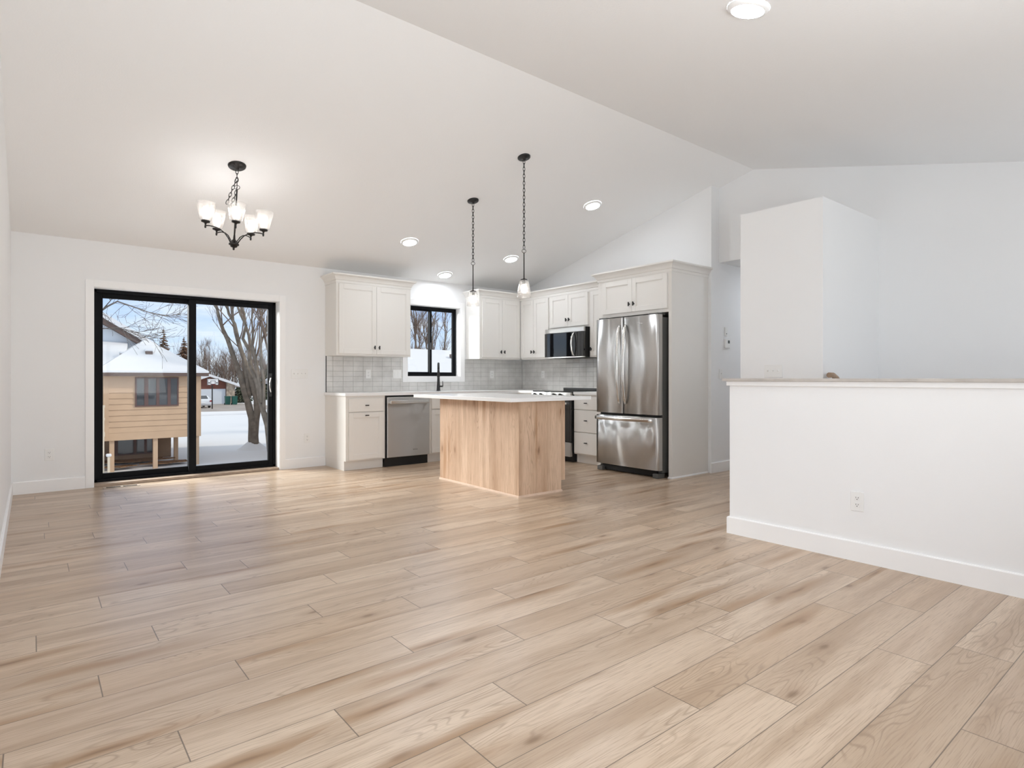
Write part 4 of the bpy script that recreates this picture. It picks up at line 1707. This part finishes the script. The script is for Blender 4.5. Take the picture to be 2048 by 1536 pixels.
# lower storey set back under the bay and the main block behind
mb = MB()
mb.box(-6.0, 29.0, GZ - .1, 4.08, 29.6, bz0)
lapwall(mb, (-6, 29.0), (4.08, 29.0), GZ, bz0)
mb.box(4.08, 29.5, GZ - .1, 4.75, 36, bz0)
lapwall(mb, (4.08, 29.5), (4.75, 29.5), GZ, bz0)
mb.box(-6.0, 29.61, GZ - .1, 4.0, 36, 2.3)
mb.box(-6.0, 28.9, bz0, 2.03, 29.6, 2.3)
obj('lower_wall', mb, M['sidingdark'], t)
house_window(t, 2.62, 4.00, -2.08, -1.22, 28.98, [(2.62, 2.76), (3.30, 3.40), (3.68, 3.78), (3.96, 4.0)], 'lower_window')
mb = MB()
ap = (0.6, 4.55)
for (xa, za, xb, zb_) in ((ap[0], ap[1], 4.1, 2.28), (ap[0], ap[1], -6.4, .9)):
    mb.prism([(xa, 28.7, za), (xb, 28.7, zb_), (xb, 28.7, zb_ - .22), (xa, 28.7, za - .22)], (0, 8, 0))
obj('rake_board', mb, M['fascia'], t)
mb = MB()
for (xa, za, xb, zb_) in ((ap[0], ap[1], 4.12, 2.28), (ap[0], ap[1], -6.4, .9)):
    mb.prism([(xa, 28.65, za + .002), (xb, 28.65, zb_ + .002), (xb, 28.65, zb_ + .22), (xa, 28.65, za + .22)], (0, 8, 0))
obj('snowy_roof', mb, M['snow'], t)
mb = MB()
mb.prism([(-5.9, 29.0, 1.0), (3.9, 29.0, 2.2), (.6, 29.0, 4.3)], (0, 6, 0))
obj('gable_wall', mb, M['doorwhite'], t)
mb = MB()
mb.prism([(-6.2, 26.4, 1.30), (2.7, 26.4, 1.30), (3.1, 28.95, 2.45), (-6.2, 28.95, 2.45)], (0, 0, .12))
obj('snowy_roof', mb, M['snow'], t)
# cream deck railing at the left, fixed to the house
mb = MB()
mb.box(-1.5, 25.3, -.98, 2.03, 25.42, -.82); mb.box(-1.5, 25.42, -.90, 2.03, 28.8, -.82)
dk = obj('deck', mb, M['cream'], t)
dk['label'] = 'cream deck with railing'
mb = MB(); mb.box(-1.5, 25.3, .05, 2.03, 25.42, .13); obj('top_rail', mb, M['cream'], dk)
mb = MB(); mb.box(-1.5, 25.32, -.40, 2.03, 25.38, -.32); obj('middle_rail', mb, M['cream'], dk)
for x in (-1.4, .3, 1.94):
    mb = MB(); mb.box(x - .07, 25.29, GZ - .05, x + .07, 25.42, .05); obj('deck_post', mb, M['cream'], dk)
# fallen leaves under the bay
mb = MB()
rl = random.Random(2)
for (cx, cy, rx, ry) in ((3.2, 28.3, 1.25, .5), (4.15, 26.9, .75, .35), (2.6, 26.7, .5, .25)):
    pts = []
    for k in range(40):
        a = 2 * PI * k / 40
        q = 1 + .18 * math.sin(5 * a + cx) + rl.uniform(-.12, .12)
        pts.append((cx + rx * q * math.cos(a), cy + ry * q * math.sin(a), GZ + .045))
    mb.prism(pts, (0, 0, .03))
tag(obj('leaf_litter', mb, M['leaf']), 'brown fallen leaves on the snow under the tan house', 'leaves', kind='stuff')
t = thing('light_bollard', 'slim cream post with snow cap at the lower left of the sliding door view', 'post', (2.13, 25.2, GZ))
mb = MB(); mb.box(-.035, -.035, -.05, .035, .035, .62); obj('post', mb, M['cream'], t)
mb = MB(); mb.box(-.08, -.08, .62, .08, .08, .72, .03); obj('snow_cap', mb, M['snow'], t)

# far garage ------------------------------------------------------------
t = thing('garage', 'distant red-brown garage with white door and snowy roof', 'garage', (0, 0, 0))
gx0, gx1, gy = 14.4, 20.7, 83.0
mb = MB(); mb.prism([(gx0, gy, GZ - .1), (gx1, gy, GZ - .1), (gx1, gy, .02), (17.6, gy, 1.25), (gx0, gy, .02)], (0, 9, 0)); obj('wall', mb, M['brick'], t)
mb = MB(); mb.box(14.9, gy - .08, GZ, 19.55, gy - .001, -.32)
gd = obj('garage_door', mb, M['doorwhite'], t)
mb = MB(); mb.box(19.62, gy - .35, GZ, 20.6, gy - .001, .42); obj('stone_pier', mb, M['stone'], t)
mb = MB()
for (xa, za, xb, zb_) in ((17.6, 1.27, 21.3, -.12), (17.6, 1.27, 13.7, -.12)):
    mb.prism([(xa, gy - .7, za), (xb, gy - .7, zb_), (xb, gy - .7, zb_ + .34), (xa, gy - .7, za + .30)], (0, 10, 0))
obj('snowy_roof', mb, M['snow'], t)

# basketball hoop
t = thing('basketball_hoop', 'basketball hoop on a pole in front of the distant garage', 'basketball hoop', (15.25, 70.0, GZ))
mb = MB(); mb.tube([(0, .35, -.05), (0, .35, 2.6), (0, .08, 2.95)], .06, 8); obj('pole', mb, M['black'], t)
mb = MB(); mb.box(-.56, -.03, 2.62, .56, .03, 3.32); bb = obj('backboard', mb, M['plate'], t)
mb = MB()
for (a, b, c, e_) in ((-.24, 2.72, -.19, 3.1), (.19, 2.72, .24, 3.1), (-.24, 3.06, .24, 3.1), (-.24, 2.70, .24, 2.75), (-.56, 2.62, -.5, 3.32), (.5, 2.62, .56, 3.32), (-.5, 3.27, .5, 3.32), (-.5, 2.62, .5, 2.66), (-.46, 2.8, -.3, 2.92), (.3, 2.8, .46, 2.92)):
    mb.box(a, -.034, b, c, -.031, e_)
obj('markings', mb, M['slot'], bb)
mb = MB(); mb.tube([(.23 * math.cos(2 * PI * k / 16), -.28 + .23 * math.sin(2 * PI * k / 16), 2.68) for k in range(16)], .02, 6, closed=True); obj('rim', mb, M['taillight'], bb)

# white sedan, seen from behind
t = thing('car', 'white sedan parked on the driveway in front of the distant garage', 'car', (14.75, 72.3, GZ + .05))
side = [(0, .42), (.02, .78), (.12, .93), (.55, .98), (1.15, 1.36), (2.0, 1.42), (2.75, 1.30), (3.35, .98), (4.3, .86), (4.55, .70), (4.6, .40), (4.4, .25), (.2, .25)]
mb = MB()
mb.prism([(-.88, y, z) for y, z in side], (1.76, 0, 0))
for v in mb.bm.verts:
    if v.co.z > 1.0:
        v.co.x *= .80
bmesh.ops.bevel(mb.bm, geom=[e_ for e_ in mb.bm.edges], offset=.05, segments=2, affect='EDGES', clamp_overlap=True)
obj('body', mb, M['carpaint'], t)
mb = MB(); mb.prism([(-.62, .60, 1.02), (.62, .60, 1.02), (.56, 1.10, 1.335), (-.56, 1.10, 1.335)], (0, -.03, .03)); obj('rear_window', mb, M['darkglass'], t)
for s in (-1, 1):
    mb = MB(); mb.box(s * .86 - .18 * (s > 0), -.025, .70, s * .86 + .18 * (s < 0), .03, .86, .01); obj('tail_light', mb, M['taillight'], t)
    for wy_ in (.85, 3.6):
        mb = MB(); mb.lathe([(0, -.1), (.29, -.1), (.32, -.07), (.32, .07), (.29, .1), (0, .1)], 20, Matrix.Translation((s * .80, wy_, .30)) @ Matrix.Rotation(PI / 2, 4, 'Y')); obj('wheel', mb, M['rubber'], t)
mb = MB(); mb.box(-.25, -.03, .52, .25, .02, .64, .01); obj('license_plate', mb, M['plate'], t)


def trash(label, x, y):
    t = thing('trash_bin', label, 'trash bin', (x, y, GZ + .05))
    mb = MB()
    mb.prism([(-.25, -.25, .05), (.25, -.25, .05), (.30, -.30, 1.0), (-.30, -.30, 1.0)], (0, .55, 0))
    obj('body', mb, M['bin'], t)
    mb = MB(); mb.box(-.32, -.33, 1.001, .32, .30, 1.08, .03); obj('lid', mb, M['bin'], t)
    for s in (-1, 1):
        mb = MB(); mb.lathe([(0, -.03), (.12, -.03), (.12, .03), (0, .03)], 14, Matrix.Translation((s * .27, .30, .10)) @ Matrix.Rotation(PI / 2, 4, 'Y')); obj('wheel', mb, M['rubber'], t)


trash('green trash bin by the distant garage, left of the pair', 19.0, 79.6)
trash('green trash bin by the distant garage, right of the pair', 19.72, 79.3)

# snowy roofed house outside the sink window -----------------------------
t = thing('neighbor_house', 'low house with broad snow covered roof outside the sink window', 'house', (0, 0, 0))
mb = MB(); mb.box(9.6, 21.2, GZ - .1, 19.0, 30.0, .80); obj('wall', mb, M['siding'], t)
mb = MB()
E0 = [(9.0, 20.6, .80), (19.6, 20.6, .80), (19.6, 30.6, .80), (9.0, 30.6, .80)]
E1 = [(p[0], p[1], .98) for p in E0]
mb.poly(E0[::-1])
for i in range(4):
    mb.poly([E0[i], E0[(i + 1) % 4], E1[(i + 1) % 4], E1[i]])
ra, rb = (12.6, 25.0, 2.50), (19.6, 25.0, 2.44)
mb.poly([E1[0], E1[1], rb, ra]); mb.poly([E1[1], E1[2], rb]); mb.poly([E1[2], E1[3], ra, rb]); mb.poly([E1[3], E1[0], ra])
obj('snowy_roof', mb, M['snow'], t)
mb = MB()
mb.prism([(8.4, 22.6, .98), (14.2, 22.6, .98), (12.0, 22.6, 3.25), (10.6, 22.6, 3.25)], (0, 6.0, 0))
for v in mb.bm.verts:
    if v.co.z > 2:
        v.co.y = 24.4 if v.co.y < 25 else 26.8
obj('snowy_dormer', mb, M['snow'], t)
mb = MB(); mb.box(15.5, 23.6, 1.95, 15.75, 23.85, 2.22); o = obj('roof_vent', mb, M['fascia'], t)


# trees -------------------------------------------------------------------
def limb(mb, pts, r0, r1, n=6):
    L = len(pts) - 1
    mb.tube(pts, [r0 + (r1 - r0) * (i / L) ** .9 for i in range(L + 1)], n)


def grow(mb, p, d, L, r, depth, rnd, up=.25, spread=.6, kids=4):
    pts = [p]
    q = Vector(p)
    dd = Vector(d).normalized()
    ns = 4 if depth > 1 else 3
    for i in range(ns):
        dd = (dd + Vector((rnd.gauss(0, .13), rnd.gauss(0, .13), rnd.gauss(0, .10) + up * .12))).normalized()
        q = q + dd * (L / ns)
        pts.append(q.copy())
    limb(mb, pts, r, max(r * .35, .004), 6 if depth > 2 else 4 if depth > 1 else 3)
    if depth <= 0:
        return
    for k in range(kids):
        s = rnd.uniform(.28, 1.0)
        f = s * ns
        i = min(int(f), ns - 1)
        b = pts[i].lerp(pts[i + 1], f - i)
        ax = Vector((rnd.gauss(0, 1), rnd.gauss(0, 1), rnd.gauss(0, .4))).normalized()
        nd = (dd + ax * spread * rnd.uniform(.6, 1.3) + Vector((0, 0, up * .4))).normalized()
        grow(mb, b, nd, L * rnd.uniform(.42, .68), r * (1 - .6 * s) * .62, depth - 1, rnd, up, spread, kids)


def stem_tree(name, label, base, stems, seed, twigs=7, group=None):
    """multi-stemmed bare tree given stem centre lines"""
    rnd = random.Random(seed)
    t = thing(name, label, 'tree', base, 0, group)
    b0 = Vector(base)
    mb = MB()
    br = MB()
    for pts, r0, r1 in stems:
        P = [Vector(p) - b0 for p in pts]
        # give the stem some depth and finer bends
        Q = []
        for i in range(len(P) - 1):
            for k in range(2):
                Q.append(P[i].lerp(P[i + 1], k / 2) + Vector((rnd.gauss(0, .02), rnd.gauss(0, .05) * i, 0)))
        Q.append(P[-1])
        limb(mb, Q, r0, r1, 9)
        for k in range(twigs):
            s = rnd.uniform(.30, .98)
            i = min(int(s * (len(Q) - 1)), len(Q) - 2)
            b = Q[i].lerp(Q[i + 1], rnd.random())
            d_ = (Q[i + 1] - Q[i]).normalized()
            nd = (d_ * .8 + Vector((rnd.gauss(0, .55), rnd.gauss(0, .55), .35))).normalized()
            grow(br, b, nd, rnd.uniform(1.2, 2.6), .022 + .018 * rnd.random(), 2, rnd, .5, .5, 4)
    obj('trunk', mb, M['bark'], t)
    obj('branches', br, M['twig'], t)
    return t


A1 = [(8.50, 30.80, -2.45), (8.43, 30.5, -1.21), (8.32, 30.59, -0.47), (8.09, 30.77, 0.5), (7.75, 31.05, 1.97), (7.41, 31.33, 2.95), (7.18, 31.51, 3.92), (6.89, 31.74, 5.02), (6.5, 32.0, 7.0)]
A2 = [(8.55, 30.6, -2.45), (8.55, 30.5, -1.0), (8.58, 30.4, 0.02), (8.32, 30.59, 1.24), (8.03, 30.82, 2.46), (7.65, 31.13, 3.68), (7.37, 31.36, 4.78), (7.0, 31.5, 7.2)]
A3 = [(8.32, 30.59, 0.2), (8.15, 30.75, 1.3), (7.94, 30.9, 2.7), (7.67, 31.11, 3.92), (7.56, 31.2, 4.9), (7.45, 31.24, 7.0)]
A4 = [(8.56, 30.4, -0.3), (8.64, 30.36, 1.24), (8.36, 30.56, 2.7), (8.17, 30.71, 3.68), (7.94, 30.9, 4.9), (7.8, 31, 7.2)]
ta = stem_tree('bare_tree', 'big multi-stemmed bare tree with snow round its foot beyond the sliding panel', (8.5, 30.75, GZ), [(A1, .22, .035), (A2, .20, .03), (A3, .11, .025), (A4, .12, .03)], 21, 6)
mb = MB()
mb.lathe([(0, .30), (.22, .28), (.36, .16), (.55, .0), (.8, -.15)], 24)
obj('snow_mound', mb, M['snow'], ta)
B1 = [(7.60, 24.75, -2.5), (7.52, 24.81, -1.82), (7.43, 24.9, -0.81), (7.26, 25.04, 0.2), (7.07, 25.16, 1.01), (6.88, 25.32, 2.22), (6.77, 25.4, 3.23), (6.57, 25.57, 4.14), (6.3, 25.7, 6.2)]
B2 = [(7.26, 25.04, 0.1), (7.12, 25.12, 1.41), (6.98, 25.25, 2.43), (6.95, 25.32, 3.44), (7.0, 25.25, 5.9)]
B3 = [(7.35, 24.96, -0.3), (7.32, 25.0, 1.01), (7.24, 25.06, 2.22), (7.25, 25.05, 3.44), (7.24, 25.06, 6.0)]
B4 = [(7.45, 24.93, -0.9), (7.55, 24.87, 0.61), (7.50, 24.91, 1.82), (7.42, 25.0, 2.63), (7.5, 24.91, 5.5)]
stem_tree('bare_tree', 'leaning bare tree at the right edge of the door view', (7.55, 24.75, GZ), [(B1, .15, .03), (B2, .08, .02), (B3, .07, .02), (B4, .07, .02)], 8, 6)
# tree left of the door view whose boughs hang across the sky
OV = [[(0.35, 16.4, -2.4), (0.45, 16.3, -.5), (.60, 16.2, 1.0), (.9, 16.0, 2.1), (1.09, 15.85, 2.47), (1.30, 15.68, 2.66), (1.47, 15.54, 2.77), (1.7, 15.35, 2.67), (2.03, 15.09, 2.52), (2.28, 14.88, 2.45), (2.55, 14.7, 2.50)],
      [(1.24, 15.73, 2.62), (1.35, 15.64, 2.78), (1.45, 15.56, 2.95), (1.62, 15.4, 3.3)],
      [(0.75, 16.1, 1.6), (.95, 15.95, 2.12), (1.18, 15.78, 2.17), (1.5, 15.52, 2.2), (1.7, 15.35, 2.1), (1.88, 15.21, 1.98), (2.08, 15.05, 1.96)]]
rnd = random.Random(31)
t = thing('bare_tree', 'bare tree at the left of the door view with boughs hanging across the sky', 'tree', (0.35, 16.4, GZ))
b0 = Vector((0.35, 16.4, GZ))
mb = MB(); br = MB()
limb(mb, [Vector(p) - b0 for p in OV[0][:4]], .10, .030, 8)
OV[0] = OV[0][3:]
for P, r0, r1 in zip(OV, (.026, .012, .016), (.006, .004, .004)):
    P = [Vector(p) - b0 for p in P]
    limb(mb, P, r0, r1, 7)
    for k in range(24):
        i = rnd.randrange(max(1, len(P) // 3), len(P) - 1)
        b = P[i].lerp(P[i + 1], rnd.random())
        d_ = (P[i + 1] - P[i]).normalized()
        nd = (d_ * .7 + Vector((rnd.gauss(0, .5), rnd.gauss(0, .4), rnd.gauss(.0, .45)))).normalized()
        grow(br, b, nd, rnd.uniform(.25, .60), .0055, 1, rnd, .1, .7, 5)
obj('trunk', mb, M['barkdark'], t)
obj('branches', br, M['barkdark'], t)


def bare_tree(label, seed, H, fan=.45, stems=1):
    rnd = random.Random(seed)
    t = thing('bare_tree', label, 'tree', (0, 0, 0), 0, 'bare trees behind the neighboring houses')
    mb = MB()
    br = MB()
    for s in range(stems):
        a = rnd.uniform(0, 2 * PI)
        lean = Vector((math.cos(a) * .22, math.sin(a) * .22, 1)) if stems > 1 else Vector((rnd.gauss(0, .05), rnd.gauss(0, .05), 1))
        pts = [Vector((0, 0, -.2))]
        d_ = lean.normalized()
        for i in range(7):
            d_ = (d_ + Vector((rnd.gauss(0, .07), rnd.gauss(0, .07), .05))).normalized()
            pts.append(pts[-1] + d_ * H / 7)
        limb(mb, pts, H * .016, .02, 6)
        for k in range(20 if stems == 1 else 6):
            f = rnd.uniform(.25, .97) * 7
            i = min(int(f), 6)
            b = pts[i].lerp(pts[i + 1], f - i)
            a = rnd.uniform(0, 2 * PI)
            nd = Vector((math.cos(a) * fan, math.sin(a) * fan, .75))
            grow(br, b, nd, H * rnd.uniform(.22, .38) * (1.15 - f / 9), H * .0055, 2, rnd, .35, .55, 6)
    obj('trunk', mb, M['bark'], t)
    obj('branches', br, M['twig'], t)
    return t


LAB = 'bare brown tree in the distant tree line behind the neighboring houses'
v1 = bare_tree(LAB, 1, 9.0)
v2 = bare_tree(LAB, 2, 8.0, .6)
v3 = bare_tree(LAB, 3, 9.5, .4, 3)
BT = [(v1, 11.2, 96.0, 0), (v2, 24.8, 100.0, 1), (v3, 22.6, 108.5, 2), (v1, 29.5, 108.0, 1.2), (v2, 28.3, 118.0, 2.2), (v3, 33.5, 122.0, .4), (v1, 12.0, 118.0, 3.0),
      (v2, 22.0, 122.0, 4.0), (v3, 35.5, 106.0, 5.0), (v1, 4.5, 86.0, 2.0), (v2, 33.0, 97.0, .6), (v3, 16.2, 125.0, 2.4), (v2, 5.5, 104.0, 1.0), (v1, 8.0, 114.0, 5.2),
      (v1, -6.0, 60.0, 1.0), (v2, -14.0, 52.0, 2.0), (v3, -22.0, 44.0, 0.2), (v1, -10.0, 40.0, 2.5), (v2, -3.0, 72.0, .3)]
seen = set()
for (v, x, y, rz) in BT:
    if id(v) in seen:
        dup(v, (x, y, GZ), rz)
    else:
        seen.add(id(v))
        v.location = (x, y, GZ)
        v.rotation_euler = (0, 0, rz)
# thicket of brush behind the garage
rt = random.Random(77)
mb = MB()
for k in range(190):
    bx = rt.uniform(19.5, 44.0)
    bq = Vector((bx, rt.uniform(127.5, 133), GZ - .1))
    grow(mb, bq, Vector((rt.gauss(0, .2), rt.gauss(0, .2), 1)), rt.uniform(4.2, 7.4), rt.uniform(.07, .13), 2, rt, .45, .6, 5)
tag(obj('brush', mb, M['twig']), 'distant brown thicket of bare brush behind the red-brown garage', 'brush', kind='stuff')
# slim trees behind the snowy roof in the sink window
w1 = bare_tree('slim bare tree rising behind the snowy roof in the sink window', 41, 9.5, .22, 3)
w1['group'] = 'slim trees behind the sink window roof'
w1.location = (19.4, 34.9, GZ)
for (x, y, rz) in ((24.8, 39.9, 1.3), (28.9, 51.3, 2.6)):
    dup(w1, (x, y, GZ), rz)


def spruce(label, x, y, H, R, seed, m, name='spruce_tree'):
    rnd = random.Random(seed)
    t = thing(name, label, 'tree', (x, y, GZ))
    mb = MB(); limb(mb, [Vector((0, 0, -.1)), Vector((0, 0, H * .5)), Vector((0, 0, H))], H * .018, .02, 6)
    obj('trunk', mb, M['bark'], t)
    mb = MB()
    z = H * .10
    while z < H * .985:
        k = 1 - z / H
        r = R * k ** .85
        nb = max(6, int(8 + 14 * k))
        for i in range(nb):
            a = rnd.uniform(0, 2 * PI)
            rr = r * rnd.uniform(.65, 1.12)
            c, s = math.cos(a), math.sin(a)
            wd_ = rr * .16 + .05
            up_ = rr * .10
            z2 = z + rnd.uniform(-.1, .1)
            pts = [(0, 0, z2 + up_), (c * rr * .5 - s * wd_, s * rr * .5 + c * wd_, z2 - rr * .08), (c * rr, s * rr, z2 - rr * .26 + .02), (c * rr * .5 + s * wd_, s * rr * .5 - c * wd_, z2 - rr * .08)]
            mb.prism(pts, (0, 0, -.06 - .05 * rr))
        z += H * .028
    obj('needles', mb, m, t)


spruce('tall brown-green spruce behind the hip roof of the tan house', 16.5, 108.9, 11.4, 3.0, 3, M['needlesb'])
spruce('dark spruce rising above the left of the snowy hip roof', 7.3, 73.9, 8.6, 1.6, 4, M['needles'])
spruce('dark spruce at the right side of the fixed door panel', 20.3, 114.0, 10.6, 3.0, 6, M['needlesb'])
spruce('low dark evergreen right of the distant garage', 22.9, 88.5, 3.4, 1.6, 7, M['needles'], 'evergreen_shrub')
spruce('low dark evergreen behind the leaning tree', 29.3, 98.5, 5.0, 2.4, 9, M['needles'], 'evergreen_shrub')
